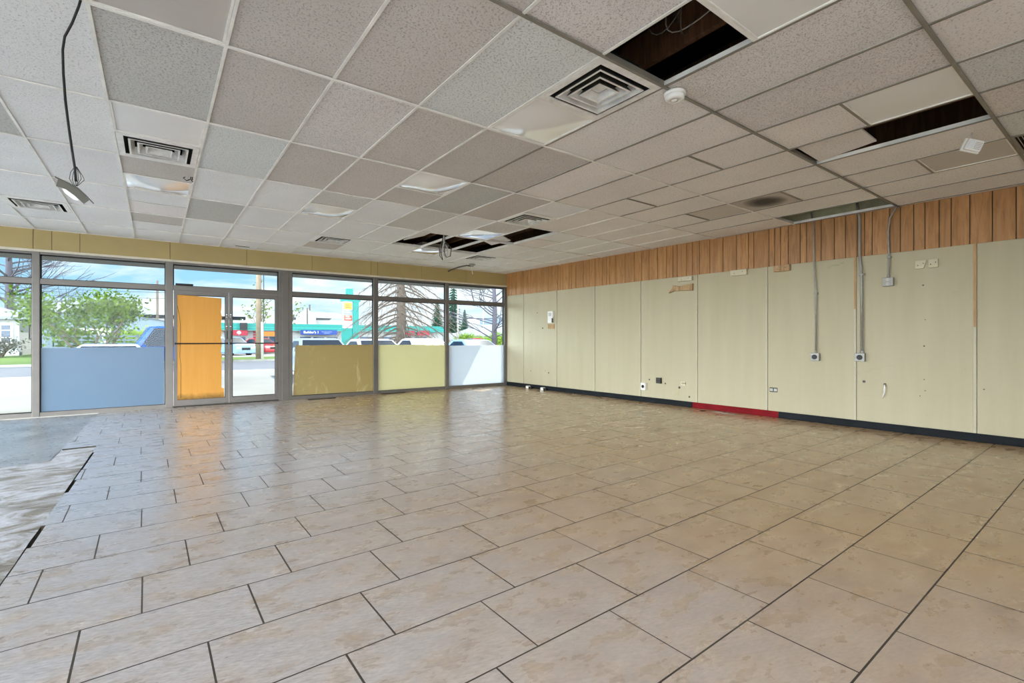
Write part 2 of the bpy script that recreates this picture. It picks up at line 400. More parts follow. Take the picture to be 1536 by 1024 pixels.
# ---- right wall: panels with battens, wood panelling above, baseboards
mb = MB()
SEAMS = [0.0, .674, 1.867, 3.021, 4.191, 5.376, 6.552, 7.718, 8.912, 10.1, 11.3, 12.5, 13.7]
def wq(s, d): p = CA + WD * s + WN * d; return (p.x, p.y)
mb.prism([wq(-.1, -.2), wq(13.7, -.2), wq(13.7, -.012), wq(-.1, -.012)][::-1], -.16, DECK)
for k in range(len(SEAMS) - 1):
    a, b = SEAMS[k] + .011, SEAMS[k + 1] - .002
    mb.prism([wq(a, -.012), wq(b, -.012), wq(b, 0), wq(a, 0)][::-1], -.02, 2.36, 0, rnd.random())
wr = struct(mb.build('wall_right', 'wall_panel'))
for k, s in enumerate(SEAMS[1:-1]):
    mb = MB(); mb.prism([wq(s - .024, 0), wq(s + .006, 0), wq(s + .004, .010), wq(s - .022, .010)][::-1], .1, 2.335)
    o = mb.build('batten', 'batten', wr, bevel=.002)
for s, z0 in ((7.718, 1.62), (8.912, 1.35)):
    mb = MB(); mb.prism([wq(s - .019, .008), wq(s + .002, .008), wq(s + .002, .0112), wq(s - .019, .0112)][::-1], z0, 2.33)
    mb.build('stained_strip', 'batten_stained', wr)
mb = MB(); s = 0.0; rr = random.Random(3)
while s < 13.6:
    w = rr.choice((.085, .11, .135, .165, .19, .23)); e = min(s + w, 13.7)
    mb.prism([wq(s + .0035, .012), wq(e - .0035, .012), wq(e - .0015, .0), wq(s + .0015, .0)][::-1] if False else [wq(s + .0055, .014), wq(s + .003, .006), wq(e - .003, .006), wq(e - .0055, .014)], 2.333, CEIL + .012, 0, rr.random())
    s = e
mb.prism([wq(0, -.002), wq(13.7, -.002), wq(13.7, .006), wq(0, .006)][::-1], 2.334, CEIL + .01, 1)
o = struct(mb.build('trim_1', ['wood_panel', 'dark']))
mb = MB(); mb.prism([wq(6.4, .0), wq(8.3, .0), wq(8.3, .012), wq(6.4, .012)][::-1], CEIL + .0125, 3.14)
struct(mb.build('trim_2', 'plaster'))
for nm, a, b, m in (('baseboard_right', 0.02, 5.287, 'base_dark'), ('baseboard_right.001', 5.291, 6.715, 'base_red'), ('baseboard_right.002', 6.719, 13.7, 'base_dark')):
    mb = MB(); mb.prism([wq(a, 0), wq(b, 0), wq(b, .012), wq(a, .012)][::-1], 0.001, .098)
    mb.prism([wq(a, .011), wq(b, .011), wq(b, .022), wq(a, .022)][::-1], 0.001, .012)
    struct(mb.build(nm, m, bevel=.003))

# ---- shop front: header, frame members, sheets of glass, two doors
X0 = LEFT
XR = 7.12
struct(MB().box(X0, CA.x + .05, YF + .005, YF + .16, 2.575, 6.4).build('wall_front', 'wall_plain'))
hd = MB(); sx = [X0, -3.6, -1.753, -1.542, -1.212, -.029, 1.156, 2.33, 3.544, 3.693, 4.741, 5.935, XR + .06]
for a, b in zip(sx, sx[1:]): hd.box(a + .004, b - .004, YF - .012, YF + .006, 2.6, CEIL + .006, 0)
hd.box(X0, XR + .05, YF - .002, YF + .006, 2.59, CEIL + .004, 1)
struct(hd.build('trim_3', ['header', 'header_seam']))
struct(MB().box(X0, XR + .04, YF - .03, YF + .005, 2.565, 2.602).build('trim_4', 'trim_light', bevel=.004))
for n_, (xa, xb) in enumerate(((X0, X0 + .1), (-1.768, -1.678), (-.096, .018), (1.71, 1.953), (3.603, 3.708), (5.365, 5.455), (7.074, 7.19))):
    w = MB(); w.box(xa, xb, YF - .02, YF + .09, 0.0, 2.57)
    if n_ == 3: w.box(xa + .06, xb - .06, YF - .026, YF - .018, 0.0, 2.565)
    struct(w.build('trim_%d' % (5 + n_), 'aluminium', bevel=.006))
bays = [(X0 + .1, -1.768), (-1.678, -.096), (1.953, 3.603), (3.708, 5.365), (5.455, 7.074)]
for n_, (xa, xb) in enumerate(bays):
    fr = MB()
    fr.box(xa, xb, YF - .012, YF + .085, 0.0, .066); fr.box(xa, xb, YF - .012, YF + .085, 2.066, 2.15)
    fr.box(xa, xb, YF - .012, YF + .085, 2.53, 2.575)
    fr.box(xa, xb, YF + .02, YF + .06, .066, .078, 1); fr.box(xa, xb, YF + .02, YF + .06, 2.052, 2.066, 1)
    fr.box(xa, xb, YF + .02, YF + .06, 2.15, 2.16, 1); fr.box(xa, xb, YF + .02, YF + .06, 2.512, 2.53, 1)
    for e in (xa, xb - .012): fr.box(e, e + .012, YF + .02, YF + .06, .066, 2.53, 1)
    f = struct(fr.build('window_%d' % (n_ + 1), ['aluminium', 'gasket']))
    MB().box(xa + .006, xb - .006, YF + .037, YF + .043, .07, 2.06).build('pane', 'glass', f)
    MB().box(xa + .006, xb - .006, YF + .037, YF + .043, 2.155, 2.525).build('pane', 'glass', f)
# transom over the doors
fr = MB(); fr.box(.018, 1.71, YF - .012, YF + .085, 2.075, 2.16); fr.box(.018, 1.71, YF - .012, YF + .085, 2.53, 2.575)
fr.box(.018, 1.71, YF + .02, YF + .06, 2.512, 2.53, 1); fr.box(.018, .03, YF + .02, YF + .06, 2.16, 2.53, 1); fr.box(1.69, 1.71, YF + .02, YF + .06, 2.16, 2.53, 1)
f = struct(fr.build('window_6', ['aluminium', 'gasket'])); MB().box(.024, 1.7, YF + .037, YF + .043, 2.158, 2.525).build('pane', 'glass', f)
MB().box(.05, .31, YF - .06, YF - .013, 2.155, 2.19).build('door_closer', 'black', f, bevel=.006)
struct(MB().box(.018, 1.71, YF - .03, YF + .1, 0.0, .018).build('trim_13', 'alu_dark', bevel=.004))
for n_, (xa, xb) in enumerate(((.024, .862), (.868, 1.706))):
    d = MB(); st = .052
    d.box(xa, xa + st, YF, YF + .045, .02, 2.07); d.box(xb - st, xb, YF, YF + .045, .02, 2.07)
    d.box(xa + st, xb - st, YF, YF + .045, 1.995, 2.07); d.box(xa + st, xb - st, YF, YF + .045, .02, .125)
    d.box(xa + st, xb - st, YF + .012, YF + .035, 1.985, 1.996, 1); d.box(xa + st, xb - st, YF + .012, YF + .035, .124, .134, 1)
    d.box(xa + st, xa + st + .01, YF + .012, YF + .035, .125, 1.995, 1); d.box(xb - st - .01, xb - st, YF + .012, YF + .035, .125, 1.995, 1)
    dr = struct(d.build('door_%d' % (n_ + 1), ['aluminium' if n_ else 'aluminium', 'gasket'], bevel=.003))
    MB().box(xa + st - .004, xb - st + .004, YF + .02, YF + .026, .12, 2.0).build('pane', 'glass', dr)
    b = MB(); b.tube([(xa + .02, YF - .035, 1.128), (xb - .02, YF - .035, 1.128)], .011, 10)
    for e in (xa + .025, xb - .025): b.box(e - .012, e + .012, YF - .04, YF + .002, 1.11, 1.146)
    b.build('push_bar', 'black', dr, smooth=False)
    hx = xb - .028 if n_ == 0 else xa + .028
    l = MB()
    for z in (1.66, 1.62, 1.44): l.lathe([(.0001, -.012), (.014, -.011), (.016, 0), (.016, .012)], 14, axis='y', org=(hx, YF - .004, z))
    l.build('lock_cylinder', 'chrome', dr, smooth=True)
    h = MB(); h.tube([(hx, YF, 1.36), (hx, YF - .045, 1.35), (hx, YF - .045, 1.22), (hx, YF, 1.21)], .009, 8); h.build('pull_handle', 'alu_dark', dr, smooth=True)
# canopy outside over the pavement
struct(MB().box(X0, 7.28, YF + .16, 11.85, 2.62, 2.78).build('roof_canopy_beam', 'fascia'))
# ---- unseen walls behind and left, openings shaped to let fill light in; roof deck, joists
struct(MB().box(LEFT - .15, LEFT, BACK, YF + .16, 2.6, DECK).box(LEFT - .15, LEFT, YF - .5, YF + .16, -.16, 2.6).box(LEFT - .15, LEFT, BACK, 3.6, -.16, 2.6).build('unseen_wall_left', 'wall_plain'))
rb = ROOM[1][0]
struct(MB().box(LEFT - .15, rb + .2, BACK - .15, BACK, 2.75, DECK).box(.8, rb + .2, BACK - .15, BACK, -.16, 2.75).build('unseen_wall_back', 'wall_plain'))
struct(MB().box(LEFT - .2, rb + .3, BACK - .2, YF + .16, DECK, DECK + .2).build('roof', 'dark'))
k = 0
x = LEFT + .4
while x < 7.6:
    y1 = YF - .05
    if x > 7.0: y1 = YF - (x - 7.0) * 14
    if y1 > BACK + 1:
        struct(MB().box(x, x + .045, BACK + .05, y1, 3.14, 3.38, 0, rnd.random()).build('beam_%d' % (k + 1), 'joist')); k += 1
    x += .61

# ---- ceiling: lay-in tiles in a grid of white bars
WHITE, LIGHT, BEIGE, GREY, ROUGH, PINK, COOL = range(7)
TM = ['tile_white', 'tile_light', 'tile_beige', 'tile_grey', 'tile_rough', 'tile_pink', 'tile_cool', 'tile_edge']
kinds = {(1, 1): BEIGE, (2, 1): BEIGE, (3, 1): COOL, (3, 0): PINK, (2, 0): BEIGE, (1, 0): BEIGE, (0, 0): GREY, (0, 1): GREY, (0, 2): GREY, (1, 2): BEIGE, (2, 2): PINK,
         (3, 2): BEIGE, (4, 2): BEIGE, (1, 3): COOL, (2, 3): BEIGE, (3, 3): BEIGE, (4, 3): BEIGE, (5, 3): GREY, (6, 3): BEIGE, (5, 2): BEIGE, (5, 4): ROUGH,
         (1, 5): GREY, (-2, 3): GREY, (9, -1): COOL, (10, -1): COOL, (8, -1): PINK, (7, -1): COOL, (9, 0): LIGHT, (5, 0): PINK, (6, 0): PINK, (5, 1): LIGHT}
P, O = 'P', None
over = {(4, 0): [(0, .5, P), (.5, 1, O)], (4, 1): [(0, .5, P), (.5, 1, P)], (8, 0): [(0, 1, O)], (7, 0): [(0, .5, P), (.5, 1, LIGHT)],
        (10, 0): [(0, .5, P), (.5, 1, LIGHT)], (10, -1): [(0, .5, COOL), (.5, 1, P)], (12, -1): [(0, 1, O)], (12, 1): [(0, 1, O)],
        (10, 1): [(0, .5, LIGHT), (.5, 1, P)], (7, 1): [(0, .5, LIGHT), (.5, 1, LIGHT)], (10, 2): [(0, .5, P), (.5, 1, LIGHT)],
        (12, 3): [(0, 1, WHITE)], (0, 3): [(0, .5, P), (.5, 1, P)], (0, 4): [(0, .5, BEIGE), (.5, 1, P)], (0, 1): [(0, .5, GREY), (.5, 1, P)],
        (-2, 6): [(0, .5, P), (.5, 1, WHITE)], (3, 4): [(0, .5, ROUGH), (.5, 1, P)], (4, 3): [(0, .5, P), (.5, 1, BEIGE)],
        (4, 6): [(0, .5, P), (.5, 1, BEIGE)], (7, 4): [(0, .5, ROUGH), (.5, 1, P)], (7, 3): [(0, .5, WHITE), (.5, 1, P)],
        (9, 6): [(0, .5, P), (.5, 1, WHITE)], (7, 6): [(0, .5, P), (.5, 1, WHITE)], (0, 5): [(0, .5, WHITE), (.5, 1, LIGHT)], (0, 6): [(0, .5, BEIGE), (.5, 1, WHITE)],
        (6, 5): [(0, 1, O)], (7, 5): [(0, 1, O)], (8, 5): [(0, 1, O)], (8, 4): [(0, 1, O)], (8, 2): [(0, .5, LIGHT), (.5, 1, LIGHT)], (9, 4): [(0, .5, WHITE), (.5, 1, LIGHT)]}
ct = MB(); bars = MB()
def cellquad(i0, i1, j0, j1, g=0.0):
    a, b = g / GA, g / GB
    return [tuple(gpt(i, j)[:2]) for i, j in ((i0 + a, j0 + b), (i1 - a, j0 + b), (i1 - a, j1 - b), (i0 + a, j1 - b))]
crng = random.Random(11)
for i in range(-10, 15):
    for j in range(-4, 9):
        segs = over.get((i, j)) or [(0, 1, kinds.get((i, j), WHITE if (j >= 4 or i <= 1) else LIGHT))]
        for a, b, ty in segs:
            if ty in (P, O): continue
            q = clip_room(cellquad(i, i + 1, j + a, j + b, .004))
            if len(q) < 3: continue
            z = CEIL + .003 + crng.uniform(0, .003); n = len(q)
            tnt = crng.random()
            lo = [ct._v((x, y, z)) for x, y in q]; hi = [ct._v((x, y, z + .016)) for x, y in q]
            ct.face(lo[::-1], ty, tnt); ct.face(hi, 7, tnt)
            for k in range(n): ct.face([lo[k], lo[(k + 1) % n], hi[(k + 1) % n], hi[k]], 7, tnt)
        if len(segs) > 1:
            for a, b, ty in segs[:-1]:
                q = clip_room(cellquad(i, i + 1, j + b - .0095, j + b + .0095))
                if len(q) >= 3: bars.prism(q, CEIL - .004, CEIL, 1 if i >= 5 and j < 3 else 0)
struct(ct.build('ceiling', TM))
for i in range(-10, 15):
    q = clip_room([tuple(gpt(i + e / GA, j)[:2]) for e, j in ((-.011, -4), (.011, -4), (.011, 9), (-.011, 9))])
    if len(q) >= 3:
        for ja, jb, mi in ((-4, 3, 1 if i >= 5 else 0), (3, 9, 0)):
            q = clip_room([tuple(gpt(i + e / GA, j)[:2]) for e, j in ((-.009, ja), (.009, ja), (.009, jb), (-.009, jb))])
            if len(q) >= 3: bars.prism(q, CEIL - .006, CEIL, mi)
        q2 = clip_room([tuple(gpt(i + e / GA, j)[:2]) for e, j in ((-.002, -4), (.002, -4), (.002, 9), (-.002, 9))])
        if len(q2) >= 3: bars.prism(q2, CEIL, CEIL + .035, 0)
for j in range(-4, 9):
    q = clip_room([tuple(gpt(i, j + e / GB)[:2]) for i, e in ((-10, -.0115), (15, -.0115), (15, .0115), (-10, .0115))])
    if len(q) >= 3:
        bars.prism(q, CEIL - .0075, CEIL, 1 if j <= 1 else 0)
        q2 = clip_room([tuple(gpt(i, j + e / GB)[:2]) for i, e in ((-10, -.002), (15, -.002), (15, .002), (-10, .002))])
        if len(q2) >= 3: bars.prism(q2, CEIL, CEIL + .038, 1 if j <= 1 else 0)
# wall angle around the edge
bars.box(LEFT, XR, YF - .036, YF - .013, CEIL - .007, CEIL, 0)
struct(bars.build('ceiling_grid_trim', ['tbar', 'tbar_dull']))  # dull copy: shade put into the bars' colour, near and right

# ================================================================== THINGS IN THE CEILING
HB = GB / 2
def vent(i, j, label):
    r = thing('ceiling_vent', label, 'air vent', gpt(i, j), GT, 'four-way air vents in the ceiling')
    w = GA; h = HB; f = MB(); e = .012
    cx, cy = w / 2, h / 2; o = .245
    # flat flange with a stepped lip
    for x0, x1, y0, y1 in ((e, w - e, e, cy - o), (e, w - e, cy + o, h - e), (e, cx - o, cy - o, cy + o), (cx + o, w - e, cy - o, cy + o)):
        f.box(x0, x1, y0, y1, -.008, .0)
    f.build('flange', 'vent_metal', r)
    d = MB()
    for q in range(4):
        a = [(-1, -1), (1, -1), (1, 1), (-1, 1)]; p, s_ = a[q], a[(q + 1) % 4]
        d.poly([(cx + p[0] * o, cy + p[1] * o, -.002), (cx + s_[0] * o, cy + s_[1] * o, -.002), (cx + s_[0] * .19, cy + s_[1] * .19, .16), (cx + p[0] * .19, cy + p[1] * .19, .16)])
    d.poly([(cx + x * .19, cy + y * .19, .16) for x, y in ((-1, -1), (1, -1), (1, 1), (-1, 1))])
    d.build('throat', 'dark', r)
    for k, (ro, ri, z0, z1) in enumerate(((.214, .176, -.016, .050), (.154, .118, -.016, .046), (.096, .064, -.016, .034))):
        b = MB()
        for off in (0, .0035):
            for q in range(4):
                a = [(-1, -1), (1, -1), (1, 1), (-1, 1)]; p, s_ = a[q], a[(q + 1) % 4]
                b.poly([(cx + p[0] * ro, cy + p[1] * ro, z0 + off), (cx + s_[0] * ro, cy + s_[1] * ro, z0 + off), (cx + s_[0] * ri, cy + s_[1] * ri, z1 + off), (cx + p[0] * ri, cy + p[1] * ri, z1 + off)], 1 if off else 0)
        for q in range(4):
            a = [(-1, -1), (1, -1), (1, 1), (-1, 1)]; p, s_ = a[q], a[(q + 1) % 4]
            b.poly([(cx + p[0] * ro, cy + p[1] * ro, z0), (cx + s_[0] * ro, cy + s_[1] * ro, z0), (cx + s_[0] * (ro - .014), cy + s_[1] * (ro - .014), z0 + .0005), (cx + p[0] * (ro - .014), cy + p[1] * (ro - .014), z0 + .0005)])
        b.build('louver', ['vent_metal', 'lamp_grey'], r, fixn=False)  # blade backs darkened: throat shade put into their colour, plus dust
    MB().box(cx - .05, cx + .05, cy - .05, cy + .05, .026, .032).build('centre_plate', 'vent_metal', r)
vent(4, 1, 'large dust-streaked white ceiling vent beside the gaping hole and smoke detector')
vent(0, 3.5, 'white ceiling vent with black gaps, next to the dangling black cable')
vent(-2, 6, 'white ceiling vent nearest the left edge, behind the hanging lamp housing')
vent(4, 6, 'small-looking white ceiling vent above the tan window board, clear of any hole')
vent(7, 3.5, 'white ceiling vent at the near edge of the far ceiling holes')
vent(9, 6, 'white ceiling vent beyond the far ceiling holes, nearest the corner')

def panel(i, j, label, sag=.012, m='plastic_panel', frame=True, w=GA, h=HB, tilt=0):
    r = thing('light_diffuser_panel', label, 'ceiling light panel', gpt(i, j), GT, 'plastic light panels in the ceiling')
    n = 10; e = .014; b = MB(); vs = {}
    for z0 in (0, .003):
        for a in range(n + 1):
            for c in range(n + 1):
                u, v = a / n, c / n
                z = .004 + z0 - sag * math.sin(PI * u) * math.sin(PI * v) + tilt * u * v
                vs[z0, a, c] = b._v((e + u * (w - 2 * e), e + v * (h - 2 * e), z))
    for z0 in (0, .003):
        for a in range(n):
            for c in range(n): b.face([vs[z0, a, c], vs[z0, a + 1, c], vs[z0, a + 1, c + 1], vs[z0, a, c + 1]])
    b.build('sheet', m, r, smooth=True)
    f = MB()
    for x0, x1, y0, y1 in ((.010, w - .010, .010, .022), (.010, w - .010, h - .022, h - .010), (.010, .022, .022, h - .022), (w - .022, w - .010, .022, h - .022)):
        f.box(x0, x1, y0, y1, -.005, .003)
    if frame: f.build('frame', 'tbar', r)
    MB().box(.02, w - .02, .02, h - .02, .02, .11).build('housing', 'tbar_dull', r)
panel(4, 0, 'smooth white light panel beside the nearest ceiling hole, cut by the top of the picture', .02, 'plastic_matte')
panel(4, 1.5, 'smooth bowed plastic panel directly beyond the largest white ceiling vent', .03)
panel(7, 0, 'smooth framed light panel just left of the ceiling hole by the alarm box', .01, 'plastic_matte')
panel(0, 3, 'smooth white panel between the dangling cable and the black-gapped ceiling vent', .004, 'plastic_matte')
panel(0, 1.5, 'smooth grey light panel at the top edge beside the black cable', .006, 'plastic_grey')
panel(0, 4.5, 'shiny plastic light panel reflecting the windows and yellow door', .05)
panel(3, 4.5, 'bright sagging white light panel behind a coarse speckled ceiling tile', .055)
panel(4, 3, 'glossy curled white light panel among beige tiles in mid ceiling', .06)
panel(7, 4.5, 'bright white light panel between the two far ceiling holes', .01)
panel(10, 0, 'flat brownish framed panel beside the hanging white alarm box', .004, 'plastic_grey')
panel(10, 2, 'dull grey flat panel beyond the soot-stained ceiling tile', .003, 'plastic_grey', False)
panel(7, 6, 'pale sagging light panel just in front of the yellowish header', .02)
# soot stained tile
o = MB().box(.012, GA - .012, .012, HB - .012, .002, .018).build('ceiling_tile', 'soot')
solo(o, gpt(10, 1.5), GT, 'ceiling tile stained black with soot near the wood panelling', 'ceiling tile')
# slatted return grille by the right edge
r = thing('return_air_grille', 'slatted grey return air grille at the right edge of the ceiling', 'air vent', gpt(10, -.5), GT)
b = MB()
for x0, x1, y0, y1 in ((.01, GA - .01, .01, .03), (.01, GA - .01, HB - .03, HB - .01), (.01, .03, .03, HB - .03), (GA - .03, GA - .01, .03, HB - .03)): b.box(x0, x1, y0, y1, -.006, .004)
b.build('frame', 'tbar_dull', r)
b = MB()
for k in range(22):
    y = .04 + k * .0252; b.poly([(.03, y, -.002), (GA - .03, y, -.002), (GA - .03, y + .014, .016), (.03, y + .014, .016)])
b.build('slats', 'vent_metal', r); MB().box(.02, GA - .02, .02, HB - .02, .03, .04).build('backing', 'dark', r)
# slot vent near the header
r = thing('slot_vent', 'narrow dark slot vent in the ceiling above the doors', 'air vent', gpt(2.36, 7.46), GT)
MB().box(0, .26, 0, .07, -.006, .002).build('frame', 'tbar', r); MB().box(.015, .245, .015, .055, -.009, -.0055).build('slot', 'dark', r)

# smoke detector
r = thing('smoke_detector', 'round white smoke detector at the corner of the nearest ceiling hole', 'smoke detector', gpt(5.2, 1.0, CEIL - .006))
MB().lathe([(.072, 0), (.074, -.01), (.070, -.016)], 32).build('base', 'white_plastic', r, smooth=True)
MB().lathe([(.060, -.014), (.066, -.024), (.064, -.042), (.052, -.052), (.03, -.055), (.0295, -.050), (.022, -.050), (.021, -.057), (.001, -.059)], 32).build('cover', 'white_plastic', r, smooth=True)

FWD = Vector((math.sin(YAW), math.cos(YAW), 0)); RGT = Vector((math.cos(YAW), -math.sin(YAW), 0))
def cpt(px, py, Z): return FWD * Z + RGT * ((px - CX) / F * Z) + Vector((0, 0, EYE + (CY - py) / F * Z))
def dep(p): return p.dot(FWD)
# hanging alarm box
g = gpt(9.36, .13, CEIL - .006); r = thing('hanging_alarm_box', 'small white slotted alarm box dangling by its wires below the ceiling', 'alarm', g)
c = Vector((-.02, .0, -.115))
rot = (Vector((-8, -.5, -2.2)).to_track_quat('-Z', 'Y').to_matrix() @ Euler((.35, .45, .55)).to_matrix()).to_4x4()
b = MB(); b.T = Matrix.Translation(c) @ rot; b.box(-.065, .065, -.05, .05, -.012, .012); b.build('back_plate', 'white_plastic', r, bevel=.004)
b = MB(); b.T = Matrix.Translation(c) @ rot; b.box(-.055, .055, -.042, .042, -.05, -.012); b.build('body', 'white_plastic', r, bevel=.006)
b = MB(); b.T = Matrix.Translation(c) @ rot
for k in range(5): b.box(-.045, .0, -.03 + k * .012, -.024 + k * .012, -.0525, -.049)
b.build('sounder_slots', 'paint_grey', r)
b = MB(); b.T = Matrix.Translation(c) @ rot; b.box(.012, .045, -.03, .03, -.056, -.049); b.build('strobe_lens', 'headlamp', r, bevel=.003)
b = MB()
for q in range(3): b.tube([(q * .006 - .006, 0, 0), (.012 * (q - 1), .01, -.045), (-.01 + q * .004, 0, -.1)], .0022, 6)
b.build('wires', 'paint_grey', r, smooth=True)

# cable with lamp housing
Z0 = dep(gpt(-.05, 2.0)); pts = [cpt(*p, Z0) for p in ((121, -8), (118, 10), (108, 35), (97, 55), (94, 75), (95, 110), (98, 150), (103, 190), (108, 225), (112, 250), (114, 272))]
pts[0].z = CEIL - .005
o = pts[0].copy(); r = thing('hanging_lamp_housing', 'dark bent lamp housing dangling at the end of a long black cable', 'lamp', o)
MB().tube([p - o for p in pts], .0055, 8).build('cable', 'black', r, smooth=True)
b = MB()
for q in range(6):
    a = [cpt(112 + q * .6, 250, Z0), cpt(106 + q * 3.6, 258 + 3 * (q % 3), Z0 - .01 * (q % 2)), cpt(104 + q * 4.5, 268 + 2 * (q % 2), Z0 + .012), cpt(111 + q, 279, Z0)]
    b.tube([p - o for p in a], .0014, 5)
b.build('loose_wires', 'black', r, smooth=True)
def slab(b, prof, z0, z1):
    a = [cpt(x, y, z0) - o for x, y in prof]; c_ = [cpt(x, y, z1) - o for x, y in prof]
    va = [b._v(p) for p in a]; vb = [b._v(p) for p in c_]; n = len(va)
    b.face(va); b.face(vb[::-1])
    for k in range(n): b.face([va[k], va[(k + 1) % n], vb[(k + 1) % n], vb[k]])
b = MB(); slab(b, [(82, 264), (101, 272.5), (117, 281), (129, 292), (141, 304.5), (140.5, 306), (128.5, 294.5), (116.5, 283.5), (100.5, 275), (82, 266)], Z0 - .05, Z0 + .05); b.build('mounting_plate', 'alu_dark', r)
b = MB(); slab(b, [(87, 268.5), (101, 275), (116.5, 283.5), (128, 294), (134, 300), (126, 306), (112, 293.5), (99, 284), (84, 279)], Z0 - .042, Z0 + .042); b.build('housing', 'lamp_grey', r)
b = MB(); slab(b, [(92, 281), (99, 284), (112, 293.5), (119, 301), (110, 299), (97, 289)], Z0 - .03, Z0 + .03); b.build('lamp_reflector', 'white_plastic', r)

# wires hanging elsewhere
Zc = dep(gpt(6.93, 5.25)); o = gpt(6.93, 5.25, CEIL + .05)
r = thing('hanging_wires', 'looped grey wires hanging from the far ceiling hole', 'wire', o)
for q, (x, dx) in enumerate(((664, -5), (667, 4), (669, 8), (666, 1))):
    a = [cpt(666, 345, Zc), cpt(665 + dx * .3, 362, Zc), cpt(x + dx, 372, Zc + .02 * q), cpt(x + dx * .8, 384, Zc), cpt(x, 390 - q * 2, Zc), cpt(x - 3, 376, Zc - .02), cpt(x - 1, 364, Zc)]
    MB().tube([p - o for p in a], .008, 6).build('wire', 'paint_grey' if q % 2 else 'lamp_grey', r, smooth=True)
Zd = dep(gpt(.98, 4.3)); o = gpt(.98, 4.3, CEIL - .006)
r = thing('hanging_wires', 'short tangle of black wires hanging below the black-gapped ceiling vent', 'wire', o)
for a in (((287, 252), (287, 262), (286, 268), (289, 273)), ((287, 258), (282, 262), (275, 267), (280, 271), (285, 269)), ((287, 254), (288.5, 263), (289, 270))):
    MB().tube([cpt(x, y, Zd) - o for x, y in a], .005, 6).build('wire', 'black', r, smooth=True)
Ze = dep(gpt(9.97, 6.9)); o = gpt(9.97, 6.9, CEIL - .006)
r = thing('ceiling_bracket', 'bent grey arm on a ceiling plate with a white wire, near the corner', 'bracket', o)
MB().lathe([(.075, 0), (.075, -.02), (.03, -.045), (.03, -.06)], 20).build('ceiling_plate', 'galv', r)
MB().tube([Vector((0, 0, -.045)), *[cpt(x, y, Ze) - o for x, y in ((700, 398), (688, 400.5), (678, 404), (672, 407))]], .016, 8).build('arm', 'lamp_grey', r, smooth=True)
MB().tube([Vector((.02, 0, -.05)), *[cpt(x, y, Ze) - o for x, y in ((707, 401), (708, 406), (709, 411))]], .009, 6).build('wire', 'white_plastic', r, smooth=True)

# loose tiles and cables in the openings
def loose(i, j, w, h, rx, ry, dz, label, rz=0, m='tile_white', poly=None):
    b = MB()
    if poly: b.prism(poly, 0, .016)
    else: b.box(0, w, 0, h, 0, .016)
    o = b.build('ceiling_tile', m); o.location = gpt(i, j, CEIL + dz); o.rotation_euler = (rx, ry, GT + rz)
    tag(o, label, 'ceiling tile')
loose(8.04, .60, .56, .46, -.10, .03, .075, 'pale loose ceiling tile slipped up inside the hole near the hanging alarm box', 0, 'tile_light')
loose(6.06, 5.02, .5, .85, -.03, -.34, .012, 'white loose ceiling tile propped up at the left of the far ceiling hole', 0, 'tile_white', [(0, 0), (.52, 0.0), (.52, .95), (.04, .82)])
loose(8.25, 5.03, .44, .62, .03, .3, .20, 'white triangular tile scrap in the far ceiling hole beside the bright panel', 0, 'tile_white', [(0, 0), (.44, 0), (.44, .62), (.25, .62)])
crng = random.Random(5)
def cables(i0, i1, j0, j1, n, label):
    o = gpt((i0 + i1) / 2, (j0 + j1) / 2, CEIL + .25); r = thing('hanging_cables', label, 'cable', o)
    for q in range(n):
        p0 = gpt(crng.uniform(i0, i1), crng.uniform(j0, j1), CEIL + .28); p1 = gpt(crng.uniform(i0, i1), crng.uniform(j0, j1), CEIL + crng.uniform(.03, .12)); p2 = gpt(crng.uniform(i0, i1), crng.uniform(j0, j1), CEIL + .3)
        pts = []
        for k in range(9):
            t = k / 8; pts.append(p0 * (1 - t) ** 2 + p1 * 2 * t * (1 - t) + p2 * t * t - o)
        MB().tube(pts, .004, 6).build('cable', ('galv', 'lamp_grey', 'black')[q % 3], r, smooth=True)
cables(4.1, 4.9, .55, .95, 5, 'grey cables inside the nearest ceiling hole')
cables(8.15, 8.9, .12, .55, 6, 'grey cables inside the ceiling hole beside the alarm box')
cables(8.2, 8.9, 4.1, 4.9, 5, 'pale cables inside the far ceiling hole nearest the wood panelling')

# ================================================================== THINGS ON THE RIGHT WALL
def wthing(name, label, cat, s, z, group=None): return thing(name, label, cat, wpt(s, z), RZW, group)
def conduit(s, z, label, path, rad, kind):
    r = wthing('surface_outlet', label, 'electrical outlet', s, z, 'outlets fed by surface conduit')
    hw = .057
    MB().box(-hw, hw, .001, .055, -hw, hw).build('box', 'galv', r, bevel=.005)
    c = MB(); c.box(-hw + .003, hw - .003, .055, .060, -hw + .003, hw - .003); c.build('cover_plate', 'galv', r, bevel=.004)
    if kind == 'round':
        MB().lathe([(.034, .058), (.034, .066), (.029, .068), (.001, .067)], 24, axis='y').build('receptacle', 'black', r, smooth=True)
    else:
        for zz in (-.026, .026):
            q = MB(); q.lathe([(.02, .059), (.02, .064), (.001, .0645)], 20, axis='y', org=(0, 0, zz))
            f = q.build('receptacle', 'paint_grey', r)
            [MB().box(e - .0015, e + .0015, .064, .0655, zz - .006, zz + .006).build('slot', 'dark', f) for e in (-.0075, .0075)]
    MB().tube([(-(a - s), d, b - z) for a, b, d in path], rad, 10).build('conduit', 'galv', r, smooth=True)
    MB().lathe([(rad * 1.5, 0), (rad * 1.5, .03), (rad * 1.1, .034)], 14, org=(-(path[0][0] - s), path[0][2], hw)).build('connector', 'galv', r)
    for a, b, d in path[1:2]:
        if b < 2.9: MB().box(-(a - s) - rad * 2.2, -(a - s) + rad * 2.2, 0.001, d + rad + .002, b - z - .012, b - z + .012).build('strap', 'galv', r, bevel=.002)
